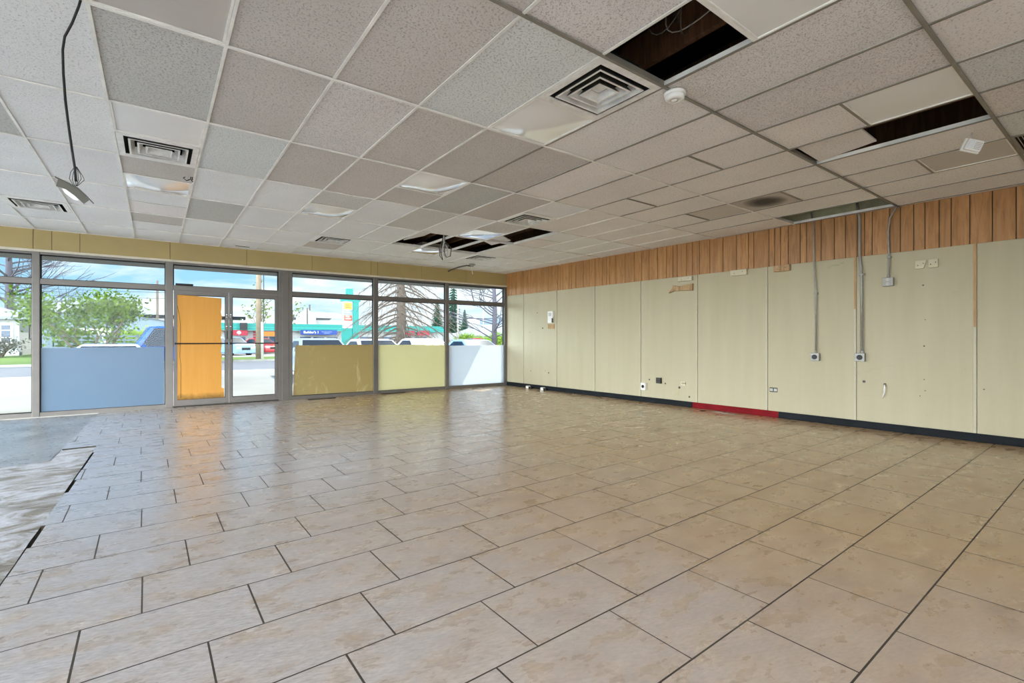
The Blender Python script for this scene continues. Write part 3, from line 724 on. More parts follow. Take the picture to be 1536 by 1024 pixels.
conduit(7.228, .95, 'round black outlet on the lower left long conduit of the right wall', [(7.238, 1.0, .03), (7.238, 1.87, .03), (7.214, 2.28, .03), (7.212, 2.86, .045), (7.186, 3.05, .06)], .0105, 'round')
conduit(7.775, .96, 'round black outlet on the thickest conduit, beside a panel seam', [(7.795, 1.0, .03), (7.79, 2.08, .03), (7.772, 2.36, .034), (7.772, 2.84, .045), (7.742, 3.08, .055)], .0155, 'round')
conduit(8.083, 1.956, 'high square outlet box under the short curved conduit', [(8.087, 2.0, .03), (8.092, 2.28, .03), (8.08, 2.62, .034), (8.105, 2.78, .05), (8.2, 2.95, .08)], .0105, 'duplex')
def block(s0, s1, z0, z1, d, m, label, poly=None, nails=2):
    r = wthing('wood_block', label, 'wood block', (s0 + s1) / 2, (z0 + z1) / 2, 'wood blocks fixed along the wall top')
    w, h = (s1 - s0) / 2, (z1 - z0) / 2; b = MB()
    if poly:
        a = [b._v((x * w, .001, y * h)) for x, y in poly]; c = [b._v((x * w * .985, d, y * h * .97)) for x, y in poly]; n = len(a)
        b.face(a); b.face(c[::-1])
        for k in range(n): b.face([a[k], a[(k + 1) % n], c[(k + 1) % n], c[k]])
    else: b.box(-w, w, .001, d, -h, h)
    b.build('block', m, r, bevel=.003)
    for q in range(nails): MB().lathe([(.006, d - .001), (.006, d + .002), (.001, d + .003)], 10, axis='y', org=((q - .5) * w, 0, h * .2 * (-1) ** q)).build('nail_head', 'alu_dark', r)
block(5.03, 5.30, 2.243, 2.318, .055, 'offwhite', 'small cream wood block directly above the torn raw wood strip')
block(4.83, 5.313, 2.045, 2.19, .05, 'raw_wood', 'torn raw wood strip with a splintered pointed end', [(1, -.95), (.55, -.5), (-.98, -.75), (-1, .95), (.1, .55), (.62, .95), (.7, .1)])
block(5.99, 6.255, 2.245, 2.333, .06, 'offwhite', 'cream painted wood block between the torn strip and the raw brown block')
block(6.665, 6.89, 2.237, 2.330, .055, 'raw_wood', 'unpainted brown wood block just left of the first conduit')
block(8.354, 8.464, 2.095, 2.198, .022, 'offwhite', 'cream square block with a split corner, left of a pair', [(-.55, -1), (-1, .9), (-.95, 1), (1, 1), (1, -1)])
block(8.485, 8.578, 2.095, 2.198, .032, 'offwhite', 'cream square block, right one of a close pair high on the wall')
# thermostat, tag, outlets
r = wthing('thermostat', 'narrow white thermostat on the wall near the shop front corner', 'thermostat', 1.69, 1.715)
MB().box(-.085, .085, .001, .045, -.13, .145).build('body', 'white_plastic', r, bevel=.008)
MB().box(-.05, .05, .044, .05, .03, .11).build('dial_cover', 'paint_grey', r, bevel=.003); MB().box(-.085, -.06, .02, .052, -.12, -.02).build('lever', 'alu_dark', r)
o = MB().box(-.105, .105, .001, .012, -.055, .055).build('wall_plate', 'raw_wood'); solo(o, wpt(1.69, 1.505), RZW, 'tan bare plate directly below the thermostat', 'wall plate')
r = wthing('surface_outlet', 'white surface outlet with one dark round socket low on the wall', 'electrical outlet', 4.29, .30)
MB().box(-.05, .05, .001, .07, -.07, .07).build('box', 'white_plastic', r, bevel=.008)
MB().lathe([(.03, .069), (.03, .074), (.001, .073)], 20, axis='y').build('socket', 'dark', r)
r = wthing('socket_plate', 'black square four-way socket plate low on the wall', 'electrical outlet', 4.617, .432)
MB().box(-.05, .05, .001, .05, -.053, .053).build('plate', 'black', r, bevel=.004)
for a in (-.022, .022):
    for c in (-.024, .024): MB().box(a - .014, a + .014, .05, .054, c - .014, c + .014).build('socket', 'alu_dark', r)
r = wthing('wall_outlet', 'pale outlet with dark slots, nearest the black and red baseboard joint', 'electrical outlet', 5.11, .412)
MB().box(-.055, .055, .001, .007, -.034, .034).build('plate', 'offwhite', r, bevel=.002)
for a in (-.034, -.012, .018): MB().box(a, a + .009, .007, .009, -.012, .014).build('slot', 'dark', r)
MB().box(-.048, -.042, .007, .010, -.03, .03).build('gap', 'dark', r)
r = wthing('wall_outlet', 'metal outlet plate above the right end of the red baseboard', 'electrical outlet', 6.645, .424)
MB().box(-.058, .058, .001, .008, -.036, .036).build('plate', 'lamp_grey', r, bevel=.003)
for a in (-.03, .03):
    f = MB().box(a - .02, a + .02, .008, .012, -.018, .018).build('receptacle', 'paint_grey', r); [MB().box(a + e - .0015, a + e + .0015, .012, .0135, -.008, .008).build('slot', 'dark', f) for e in (-.0085, .0085)]
r = wthing('wall_hook', 'bent white metal bracket sticking out low on the wall', 'bracket', 8.04, .55)
MB().tube([(-.002, .001, .055), (-.004, .03, .05), (-.006, .045, 0), (-.004, .04, -.045), (.012, .03, -.085), (.024, .02, -.12)], [.006, .007, .010, .010, .007, .006], 8).build('arm', 'white_plastic', r, smooth=True)
MB().box(-.014, .012, .001, .006, .035, .075).build('plate', 'alu_dark', r)
for q, (s, lab) in enumerate(((.96, 'white plug box on the floor, nearer the shop front of the two'), (1.49, 'white plug box on the floor, farther from the shop front of the two'))):
    r = thing('floor_plug_box', lab, 'plug box', wpt(s, 0.001, .09), RZW, 'plug boxes on the floor by the wall')
    MB().box(-.045, .045, -.04, .04, 0, .062).build('body', 'white_plastic', r, bevel=.006); MB().box(-.13, -.045, -.03, .03, 0.001, .05).build('plug', 'black', r, bevel=.006)
for s, z, rad, d in ((1.198, 1.845, .012, 1), (1.389, 1.47, .02, 1), (.928, 1.379, .012, 0), (.953, .425, .014, 0), (1.597, .411, .02, 1), (1.48, .45, .012, 0), (4.389, .435, .016, 1), (4.737, .384, .016, 1), (5.026, .332, .022, 1), (5.223, .182, .018, 1),
                     (7.81, .632, .018, 1), (8.43, 1.885, .009, 1), (8.45, 1.45, .007, 0), (8.44, 1.12, .009, 1), (8.44, .70, .008, 0), (8.45, .56, .008, 0), (8.40, .49, .006, 1), (8.98, .62, .009, 0)):
    MB().lathe([(rad, 0), (rad * .9, .002), (.001, .003)], 12, axis='y').build('screw_hole', 'alu_dark' if d else 'pole_wood', None)
    o = bpy.context.scene.objects[-1] if False else [x for x in bpy.data.objects if x.name.startswith('screw_hole')][-1]
    o.parent = wr; o.matrix_world = Matrix.Translation(wpt(s, z)) @ Matrix.Rotation(RZW, 4, 'Z')
for s0, s1, z0, z1 in ((7.35, 7.42, 2.215, 2.25), (7.42, 7.52, 2.24, 2.262), (7.53, 7.57, 2.26, 2.285), (4.96, 5.02, .19, .26)):
    b = MB(); b.prism([wq(s0, 0), wq(s1, 0), wq(s1, .003), wq(s0, .003)][::-1], z0, z1); b.build('scar', 'plaster', wr)

# ================================================================== BOARDS IN THE SHOP FRONT
def board(name, pts, y, th, m, label, cat='window board'):
    b = MB(); x0 = sum(p[0] for p in pts) / len(pts); z0 = min(p[1] for p in pts)
    a = [b._v((x - x0, 0, z - z0)) for x, z in pts]; c = [b._v((x - x0, th, z - z0)) for x, z in pts]; n = len(a)
    b.face(a); b.face(c[::-1])
    for k in range(n): b.face([a[k], a[(k + 1) % n], c[(k + 1) % n], c[k]])
    o = b.build(name, m); return solo(o, (x0, y, z0), 0, label, cat)
def jag(x0, x1, z, amp, n, seed):
    q = random.Random(seed); return [(x0 + (x1 - x0) * k / n, z + q.uniform(-amp, amp)) for k in range(n + 1)]
board('window_board', [(-1.668, .072), (-.112, .072)] + jag(-.112, -1.668, 1.068, .002, 6, 1), YF + .012, .006, 'board_blue', 'translucent blue-grey board in the lower window left of the doors')
board('window_board', [(1.972, .08), (3.598, .074)] + jag(3.598, 2.02, 1.085, .004, 26, 2), YF + .004, .008, 'board_olive', 'tan board with pale smears leaning in the window right of the doors')
board('window_board', [(3.714, .072), (5.36, .072)] + jag(5.36, 3.714, 1.078, .003, 20, 3), YF + .010, .008, 'board_cream', 'pale yellow board in the lower middle window of the right three')
board('window_board', [(5.46, .072), (7.068, .072)] + jag(7.068, 5.46, 1.05, .003, 10, 4), YF + .010, .006, 'board_white', 'white board half in sunlight in the window by the corner')
yb = [(.05, .128), (.792, .128), (.785, .30), (.745, .31), (.75, .75)] + [(.745 + .012 * math.sin(k * 2.3), .8 + k * .09) for k in range(12)] + [(.746, 1.96), (.55, 1.972), (.3, 1.985), (.06, 1.992)]
o = board('door_panel_sheet', yb, YF + .004, .007, 'yellow_board', 'orange-yellow board covering the left door glass', 'door board')
x0 = o.location.x; z0 = o.location.z
MB().tube([(.075 - x0, -.001, 1.80 - z0), (.10 - x0, -.001, 1.66 - z0), (.118 - x0, -.001, 1.5 - z0), (.12 - x0, -.001, 1.15 - z0), (.112 - x0, -.001, .9 - z0), (.128 - x0, -.001, .75 - z0), (.126 - x0, -.001, .16 - z0)], .0025, 5).build('crack', 'dark', o)
# floor registers
def flp(px, py):
    Z = F * EYE / (py - CY); p = cpt(px, py, Z); p.z = 0; return p
for (xa, ya, xb), lab in (((462, 599.5, 503), 'dark floor register at the foot of the tan window board'), ((568, 590, 603), 'dark floor register at the foot of the pale yellow window board')):
    a, b_ = flp(xa, ya), flp(xb, ya - (xb - xa) * .07)
    y = min(YF - .10, (a.y + b_.y) / 2); w = min(.62, b_.x - a.x)
    r = thing('floor_register', lab, 'floor vent', ((a.x + b_.x) / 2, y, .0015), 0, 'floor registers along the shop front')
    MB().box(-w / 2, w / 2, -.06, .06, 0, .006).build('frame', 'gasket', r)
    q = MB()
    for k in range(14): q.box(-w / 2 + .03 + k * (w - .06) / 14, -w / 2 + .03 + k * (w - .06) / 14 + .012, -.045, .045, .006, .009)
    q.build('bars', 'alu_dark', r)
# damaged spot in the floor by the red baseboard
b = MB(); c0 = wpt(5.83, 0, .15)
b.prism([(c0.x + x, c0.y + y) for x, y in ((-.05, -.42), (.03, -.30), (.06, .02), (.02, .16), (-.06, .10), (-.08, -.16))], .0007, .0022)
struct(b.build('floor_patch', 'mortar'))
b = MB(); c0 = wpt(5.62, 0, .22); b.prism([(c0.x + x, c0.y + y) for x, y in ((-.09, -.03), (0, -.05), (.05, 0), (.02, .06), (-.07, .05))], .0007, .0026)
struct(b.build('floor_hole', 'dark'))

# ================================================================== OUTSIDE
GZ = -.2
struct(MB().box(-120, 160, YF + .10, 25.0, GZ - .2, GZ).build('pavement', 'pavement'))
struct(MB().box(X0, XR + .4, YF + .16, 11.5, GZ, -.01).build('pavement_step', 'pavement'))
struct(MB().box(-120, 160, 25.0, 35.6, GZ - .25, GZ - .06).build('road', 'asphalt'))
struct(MB().box(-120, 160, 24.85, 25.0, GZ - .2, GZ + .01).build('kerb', 'kerb'))
struct(MB().box(-120, 160, 35.6, 35.85, GZ - .2, GZ + .06).build('kerb.001', 'kerb'))
struct(MB().box(-120, 160, 35.85, 200, GZ - .2, GZ + .05).build('ground', 'grass'))
struct(MB().box(2.0, 60, 41.2, 160, GZ, GZ + .07).build('pavement.001', 'pavement'))
struct(MB().box(-150, 160, -60, BACK - .2, GZ - .2, -.03).build('unseen_pavement.002', 'bounce_ground'))  # out of view, paled to reflect light into the room
struct(MB().box(-150, LEFT - .16, BACK - .2, YF + .1, GZ - .2, -.03).build('unseen_pavement.003', 'bounce_ground'))  # out of view on the left, paled for the same bounce
def walkway():
    b = MB(); z = GZ + .055
    b.prism([(-22, 62), (-17.5, 62), (-8.2, 36.0), (-10.2, 36.0)], z, z + .03); return b
struct(walkway().build('path', 'pavement'))

def house():
    # white bungalow at the far left
    c = at(8, 527, 56); w = 14.0; x1 = at(29, 500, 56).x
    r = thing('bungalow', 'white stucco bungalow with blue-framed window across the street', 'house', (x1, 56, GZ))
    H = 3.25
    MB().box(-w, 0, 0, 8, 0, H).build('wall', 'stucco', r)
    b = MB(); e = .6
    b.poly([(-w - e, -e, H), (e, -e, H), (-2.8, 4, H + 1.25), (-w + 2.8, 4, H + 1.25)]); b.poly([(e, 8 + e, H), (-w - e, 8 + e, H), (-w + 2.8, 4, H + 1.25), (-2.8, 4, H + 1.25)])
    b.poly([(e, -e, H), (e, 8 + e, H), (-2.8, 4, H + 1.25)]); b.poly([(-w - e, 8 + e, H), (-w - e, -e, H), (-w + 2.8, 4, H + 1.25)])
    b.box(-w - e, e, -e, 8 + e, H - .22, H); b.build('roof', 'shingle', r)
    for a0, a1, z0, z1, m in ((-5.4, -1.75, .95, 2.75, 'blue_trim'), (-1.2, -.35, .95, 2.7, 'sign_white')):
        f = MB().box(a0, a1, -.06, .02, z0, z1).build('window', m, r); MB().box(a0 + .16, a1 - .16, -.08, -.055, z0 + .14, z1 - .14).build('pane', 'window_dark', f)
    f = MB().box(-.02, .06, 3.2, 4.4, 1.4, 2.6).build('window', 'alu_dark', r); MB().box(.055, .08, 3.3, 4.3, 1.5, 2.5).build('pane', 'window_dark', f)
    for z in (1.5, 2.1): MB().box(-1.2, -.35, -.1, -.08, z, z + .06).build('glazing_bar', 'sign_white', r)
    MB().box(-w, 0, -.12, 0, 0, .45).build('plinth', 'paint_grey', r)
    # grey garage
    p = at(62, 515, 52); r = thing('garage', 'blue-grey garage with gable behind the leafy tree', 'garage', (p.x - .2, 52, GZ))
    W = 8.2; H = 3.0
    MB().box(0, W, 0, 6, 0, H).build('wall', 'garage_grey', r)
    b = MB(); b.poly([(-.3, -.3, H - .1), (W * .35, -.3, H + 1.0), (W * .35, 6.3, H + 1.0), (-.3, 6.3, H - .1)]); b.poly([(W * .35, -.3, H + 1.0), (W + .3, -.3, H - .1), (W + .3, 6.3, H - .1), (W * .35, 6.3, H + 1.0)])
    b.build('roof', 'shingle', r); b = MB(); b.poly([(0, 0, H), (W, 0, H), (W * .35, 0, H + .95)]); b.build('gable', 'garage_grey', r)
    MB().box(1.2, 4.4, -.05, 0, 0, 2.3).build('garage_door', 'paint_grey', r)
house()
def tree_skel(b, p, d, L, r, depth, rr, ends, bend=.35, split=(2, 3), droop=0, n=6):
    pts = [p.copy()]; rad = [r]; q = p.copy(); dd = d.copy(); k = 4
    for s in range(k):
        dd = (dd + Vector((rr.uniform(-1, 1), rr.uniform(-1, 1), rr.uniform(-.5, .6) - droop)) * bend * .35).normalized()
        q = q + dd * (L / k); pts.append(q.copy()); rad.append(r * (1 - .5 * (s + 1) / k))
    b.tube(pts, rad, n, caps=False)
    if depth == 0: ends.append(q); return
    for _ in range(rr.randint(*split)):
        nd = (dd + Vector((rr.uniform(-1, 1), rr.uniform(-1, 1), rr.uniform(-.25, .7))) * .75).normalized()
        st = pts[rr.choice((2, 3, 4))]
        tree_skel(b, st, nd, L * rr.uniform(.6, .8), r * .5, depth - 1, rr, ends, bend, split, droop, max(4, n - 1))
    ends.append(q)
def leaves(b, pts, per, spread, size, rr):
    for p in pts:
        for _ in range(per):
            c = p + Vector((rr.gauss(0, spread), rr.gauss(0, spread), rr.gauss(0, spread * .8)))
            a = Vector((rr.uniform(-1, 1), rr.uniform(-1, 1), rr.uniform(-1, 1))).normalized(); e = a.orthogonal().normalized(); s = size * rr.uniform(.6, 1.3)
            b.poly([c - a * s, c + e * s * .5, c + a * s, c - e * s * .5], 0, rr.random())
def leafy(px, py, y, h, label, seed, m='leaf', per=16, spread=.45, size=.17, trunk=.16, stems=4, cat='tree', name='leafy_tree', lean=.55):
    p = at(px, py, y); p.z = GZ + .04; rr = random.Random(seed); r = thing(name, label, cat, p)
    b = MB(); ends = []
    for q in range(stems):
        a = 2 * PI * q / stems + rr.uniform(0, .5)
        tree_skel(b, Vector((0, 0, 0)), Vector((math.cos(a) * lean, math.sin(a) * lean, 1)).normalized(), h * .42, trunk, 3, rr, ends, split=(2, 3))
    b.build('trunk', 'bark', r, smooth=True)
    f = MB(); leaves(f, ends, per, spread, size, rr); f.build('foliage', m, r, fixn=False)
leafy(137, 520, 38.5, 4.7, 'big green leafy tree spreading outside the window left of the doors', 21, per=30, spread=.40, size=.12, trunk=.10, stems=6, lean=.95)
leafy(112, 520, 46.5, 2.0, 'low dense green bush at the left foot of the leafy tree', 22, per=30, spread=.3, size=.11, stems=6, cat='bush', name='leafy_bush')
leafy(203, 520, 48, 1.7, 'yellow-green bush right of the leafy tree, before the tan bank', 23, 'bush', 20, .45, .16, .1, 5, 'bush', 'leafy_bush')
leafy(2, 525, 50, 1.5, 'dark bare bush at the left edge in front of the bungalow', 24, 'darkbush', 5, .25, .1, .08, 6, 'bush', 'leafy_bush')
leafy(405, 520, 70, 8.2, 'thin green tree rising behind the strip mall, seen through the right door', 25, 'leaf', 3, .5, .22, .16, 3)
leafy(700, 519, 55.5, 1.8, 'bright green bush under the tall dark evergreen by the corner', 26, 'bush', 22, .4, .16, .08, 5, 'bush', 'leafy_bush')
leafy(724, 518, 46, 1.5, 'small green bush by the red car outside the corner window', 27, 'bush', 22, .35, .15, .08, 5, 'bush', 'leafy_bush')
leafy(745, 518, 56, 1.9, 'pale green bush beneath the bare tree in the corner window', 28, 'bush', 16, .45, .15, .08, 5, 'bush', 'leafy_bush')
def bare(px, py, y, h, label, seed, m='bark_blue', depth=4, trunk=.22, stems=1, droop=0.0):
    p = at(px, py, y); p.z = GZ + .04; rr = random.Random(seed); r = thing('bare_tree', label, 'tree', p)
    b = MB(); b.tube([(0, 0, 0), (.1, 0, h * .4), (0, .1, h * .75), (.05, 0, h)], [trunk, trunk * .8, trunk * .5, trunk * .15], 8); b.build('trunk', m, r, smooth=True)
    b = MB(); e = []
    n = int(h * 3.2)
    for q in range(n):
        z = h * (.12 + .85 * q / n); a = rr.uniform(0, 2 * PI); L = (h * .34) * (1.08 - z / h) + .4
        tree_skel(b, Vector((0, 0, z)), Vector((math.cos(a), math.sin(a), .35)).normalized(), L, trunk * .26, 2, rr, e, .5, (2, 3), droop, 4)
    b.build('branches', m, r, smooth=True)
bare(12, 520, 72, 17, 'tall dark bare tree above the bungalow roof', 31, depth=3, trunk=.4)
bare(47, 520, 132, 19, 'slender bare tree at the right end of the bungalow roof', 32, trunk=.2)
bare(741, 519, 42, 11, 'grey-blue bare tree in the window by the corner', 33, trunk=.3, droop=.12)
def dead_spruce(px, y, h, label):
    p = at(px, 520, y); p.z = GZ + .04; rr = random.Random(44); r = thing('dead_spruce', label, 'tree', p)
    MB().tube([(0, 0, 0), (.05, 0, h * .3), (0, .05, h * .7), (0, 0, h)], [.36, .32, .22, .05], 12).build('trunk', 'bark_pale', r, smooth=True)
    br = MB(); tw = MB()
    for q in range(84):
        z = 1.0 + (h - 1.3) * (q / 84.0); a = q * 2.399 + rr.uniform(-.3, .3); L = 4.6 * (1 - z / h) ** .7 * rr.uniform(.8, 1.1) + .3
        d = Vector((math.cos(a), math.sin(a), 0)); pts = []
        for k in range(8):
            t = k / 7; pts.append(Vector((0, 0, z)) + d * L * t + Vector((0, 0, -.62 * L * t ** 1.5 + .10 * L * t)))
        pts = [Vector((v.x, v.y, max(.15, v.z))) for v in pts]
        br.tube(pts, [.05 * (1 - k / 9) * (.5 + L / 6) + .006 for k in range(8)], 5, caps=False)
        for k in range(2, 8):
            for s_ in (-1, 1):
                for _ in range(2):
                    e = Vector((-d.y, d.x, 0)) * s_; l2 = L * .2 * rr.uniform(.4, 1.6)
                    tw.tube([pts[k], pts[k] + (e * .6 + d * .5) * l2 * .6 + Vector((0, 0, -.12 * l2)), pts[k] + (e * .7 + d * .7) * l2 + Vector((0, 0, -.75 * l2))], [.013, .009, .004], 4, caps=False)
    br.build('branches', 'bark_pale', r, smooth=True); tw.build('twigs', 'bark_pale', r)
dead_spruce(601, 31, 9.2, 'huge bare dead spruce with drooping branches in the middle right window')
def spruce(px, y, h, wid, label, seed):
    p = at(px, 520, y); p.z = GZ + .04; rr = random.Random(seed); r = thing('evergreen_tree', label, 'tree', p, 0, 'dark evergreens behind the parking')
    MB().tube([(0, 0, 0), (0, 0, h)], [.2, .03], 8).build('trunk', 'bark', r)
    f = MB()
    n = 26
    for q in range(n):
        t = q / n; z = .5 + (h - .6) * t; L = wid * (1 - t) ** .85 + .12; m_ = 13
        for k in range(m_):
            a = 2 * PI * (k + rr.random()) / m_; d = Vector((math.cos(a), math.sin(a), 0)); e = Vector((-d.y, d.x, 0)); l = L * rr.uniform(.7, 1.1)
            for s in range(5):
                t2 = s / 5; w = l * .2 * (1 - t2) + .05; c0 = Vector((0, 0, z + .1)) + d * l * t2 - Vector((0, 0, l * .35 * t2)); c1 = Vector((0, 0, z)) + d * l * (t2 + .28) - Vector((0, 0, l * .35 * (t2 + .28) + .1))
                f.poly([c0 + e * w, c1 + e * w * .6, c1 - e * w * .6, c0 - e * w], 0, rr.random())
    f.build('needles', 'needle', r, fixn=False)
spruce(656, 92, 10.2, 2.6, 'dark evergreen tree left of the mullion beside the corner window', 51)
spruce(680, 78, 12.4, 2.9, 'tallest dark evergreen, left in the corner window', 52)
spruce(697, 94, 8.2, 1.7, 'smaller dark evergreen right of the tallest one', 53)
def pole(px, y, h, rad, label, arm=None, m='pole_wood', extra=None):
    p = at(px, 520, y); p.z = GZ; r = thing('utility_pole', label, 'pole', p)
    MB().tube([(0, 0, 0), (0, 0, h)], [rad, rad * .75], 12).build('post', m, r, smooth=True)
    if arm:
        b = MB(); b.box(-arm, arm, -.06, .06, h - .5, h - .36); b.build('crossarm', m, r)
        for k in (-.9, -.45, .45, .9): MB().lathe([(.05, h - .36), (.06, h - .3), (.03, h - .2)], 10, org=(k * arm, 0, 0)).build('insulator', 'paint_grey', r)
    if extra:
        MB().tube([(rad + .1, -.05, .2), (rad + .12, -.05, h * .5), (rad + .1, -.05, h)], .025, 6).build('cable', 'black', r)
        MB().tube([(rad * 1.05, -rad * .6, 0), (rad * 1.05, -rad * .6, 2.6)], .1, 8).build('guard', 'sign_yellow' if False else 'kerb', r)
pole(357 + 31, 37.2, 9.5, .19, 'thick utility pole on the verge outside the right door', None, 'pole_wood', 1)
pole(236, 60, 7.3, .13, 'thin pole right of the leafy tree, above the blue vehicle', None, 'bark')
pole(687, 52, 9.0, .12, 'pale pole with crossarm before the tallest evergreen', 1.6, 'kerb')
pole(461, 68.5, 5.6, .09, 'thin dark pole behind the strip mall roof', None, 'alu_dark')
pole(725, 58, 8.4, .07, 'thin grey pole in the corner window beside the bare tree', None, 'paint_grey')

# overhead wires
def wire(p0, p1, sag, label):
    o = p0; pts = []
    for k in range(25):
        t = k / 24; pts.append(p0.lerp(p1, t) - Vector((0, 0, sag * 4 * t * (1 - t))) - o)
    w = MB().tube(pts, .012, 5).build('overhead_wire', 'black'); w.location = o; tag(w, label, 'wire', 'overhead wires along the street')
for k, z in enumerate((5.2, 4.7)): wire(Vector((-30, 48, z + .4)), Vector((2, 50, z)), .4, ('upper' if k == 0 else 'lower') + ' overhead wire across the sky beside the leafy tree')

# strip mall
ym = 54.0; xl, xr_ = 2.4, at(662, 500, ym).x
r = thing('strip_mall', 'long low strip mall with teal fascia across the street', 'shop building', (0, ym, GZ))
zt = 3.15
def zz(py, px): return at(px, py, ym).z - GZ
MB().box(xl, xr_, 0, 12, 0, zz(496, 400)).build('wall', 'mall_wall', r)
b = MB(); b.box(xl - .3, xr_ + .2, -.7, .5, zz(495.3, 380), zz(485.0, 380)); b.build('fascia', 'teal', r)
b = MB(); b.box(xl - .3, xr_ + .2, -.73, -.7, zz(491.6, 380), zz(490.6, 380)); b.box(xl - .3, xr_ + .2, -.73, -.7, zz(494.9, 380), zz(494.2, 380)); b.build('fascia_stripe', 'teal_light', r)
MB().box(xl, xr_, .5, 12, zz(490, 380), zz(487.5, 380)).build('roof', 'paint_grey', r)
def sg(pa, pb, qa, qb, m, name, d=-.85):
    x0, x1 = at(pa, 500, ym).x, at(pb, 500, ym).x; pm = (pa + pb) / 2
    return MB().box(x0, x1, d, d + .12, zz(qb, pm), zz(qa, pm)).build(name, m, r), (x0 + x1) / 2, (zz(qb, pm) + zz(qa, pm)) / 2, x1 - x0
def text(body, x, z, size, m, parent, d):
    cu = bpy.data.curves.new('lettering', 'FONT'); cu.body = body; cu.size = size; cu.align_x = 'CENTER'; cu.align_y = 'CENTER'; cu.extrude = .02
    cu.materials.append(MATS[m]); tmp = bpy.data.objects.new('tmp', cu); C.objects.link(tmp); bpy.context.view_layer.update()
    me = bpy.data.meshes.new_from_object(tmp.evaluated_get(bpy.context.evaluated_depsgraph_get())); bpy.data.objects.remove(tmp)
    o = bpy.data.objects.new('lettering', me); C.objects.link(o); o.parent = parent; o.location = (x, d, z); o.rotation_euler = (PI / 2, 0, 0); return o
s, cx_, cz_, w_ = sg(346, 370, 495, 503, 'red_sign', 'red_sign')
# a white leaf-like emblem on the red sign
b = MB(); sc = .22; px_ = at(357, 500, ym).x
lf = [(0, 1), (.25, .55), (.55, .7), (.5, .2), (.95, .25), (.6, -.2), (.75, -.4), (.1, -.35), (.08, -.9), (-.08, -.9), (-.1, -.35), (-.75, -.4), (-.6, -.2), (-.95, .25), (-.5, .2), (-.55, .7), (-.25, .55)]
a = [b._v((px_ + x * sc, -.88, cz_ + z * sc)) for x, z in lf]; c_ = [b._v((px_ + x * sc, -.85, cz_ + z * sc)) for x, z in lf]
b.face(a); b.face(c_[::-1])
for k in range(len(a)): b.face([a[k], a[(k + 1) % len(a)], c_[(k + 1) % len(a)], c_[k]])
b.build('emblem', 'sign_white', s)
sg(358, 369, 484.5, 494.5, 'black', 'black_sign_box', -1.1)
sg(391, 418, 497.5, 504, 'orange', 'orange_sign')
s, cx_, cz_, w_ = sg(448.5, 502.5, 495, 502, 'sign_blue', 'blue_sign')
text("Builder's 1", cx_ - w_ * .22, cz_, .36, 'sign_white', s, -.87)
for k, (dx, dz) in enumerate(((.14, .06), (.27, .06), (.21, -.07))): MB().box(cx_ + w_ * dx - .3, cx_ + w_ * dx + .3, -.87, -.85, cz_ + dz - .03, cz_ + dz + .03).build('small_print', 'sign_violet', s)
sg(592, 618, 496, 503, 'red_sign', 'red_sign'); sg(622, 640, 496, 503, 'red_sign', 'red_sign')
sg(391, 402, 505, 528, 'window_dark', 'shop_window', -.03); sg(404, 417, 505, 528, 'window_dark', 'shop_window', -.03)
sg(395, 399, 506, 514, 'sign_blue', 'poster', -.06)
sg(347, 368, 505, 516, 'window_dark', 'shop_window', -.03)
for k in range(4): sg(379.5, 384, 496.5 + k * 4, 499.3 + k * 4, 'red_sign', 'price_panel', -.06)
for pa, pb in ((450, 466), (470, 486), (490, 506), (540, 556), (570, 588), (596, 616), (622, 640)): sg(pa, pb, 505, 524, 'window_dark', 'shop_window', -.03)
for px in (373, 381): MB().tube([(at(px, 500, ym).x, 5, zz(488, px)), (at(px, 500, ym).x, 5, zz(476, px))], .06, 8).build('roof_vent', 'paint_grey', r)
MB().box(at(350, 500, ym).x, at(368, 500, ym).x, 3, 6, zz(488, 360), zz(479, 360)).build('roof_unit', 'mall_wall', r)
# big grey roof building behind
p0, p1 = at(446, 500, 78), at(518, 500, 78)
r = thing('warehouse', 'pale building with long grey roof behind the strip mall', 'building', (p0.x, 78, GZ)); W = p1.x - p0.x
MB().box(0, W, 0, 10, 0, at(480, 480, 78).z - GZ).build('wall', 'stucco', r)
b = MB(); z0 = at(480, 477, 78).z - GZ; z1 = at(480, 465, 78).z - GZ
b.poly([(-.5, -.6, z0), (W + .5, -.6, z0), (W + .5, 6, z1), (-.5, 6, z1)]); b.poly([(-.5, 12, z0), (-.5, 6, z1), (W + .5, 6, z1), (W + .5, 12, z0)]); b.build('roof', 'shingle', r)
b = MB(); zg = at(450, 470, 78).z - GZ; b.box(-.2, 2.4, -1.2, 0, 0, z0); b.poly([(-.4, -1.2, z0), (2.6, -1.2, z0), (1.1, -1.2, zg + .8)]); b.build('gable', 'stucco', r)
MB().tube([(at(478, 500, 78).x - p0.x, 6, z1 - .3), (at(478, 500, 78).x - p0.x, 6, z1 + 1.2)], .12, 8).build('chimney_pipe', 'alu_dark', r)
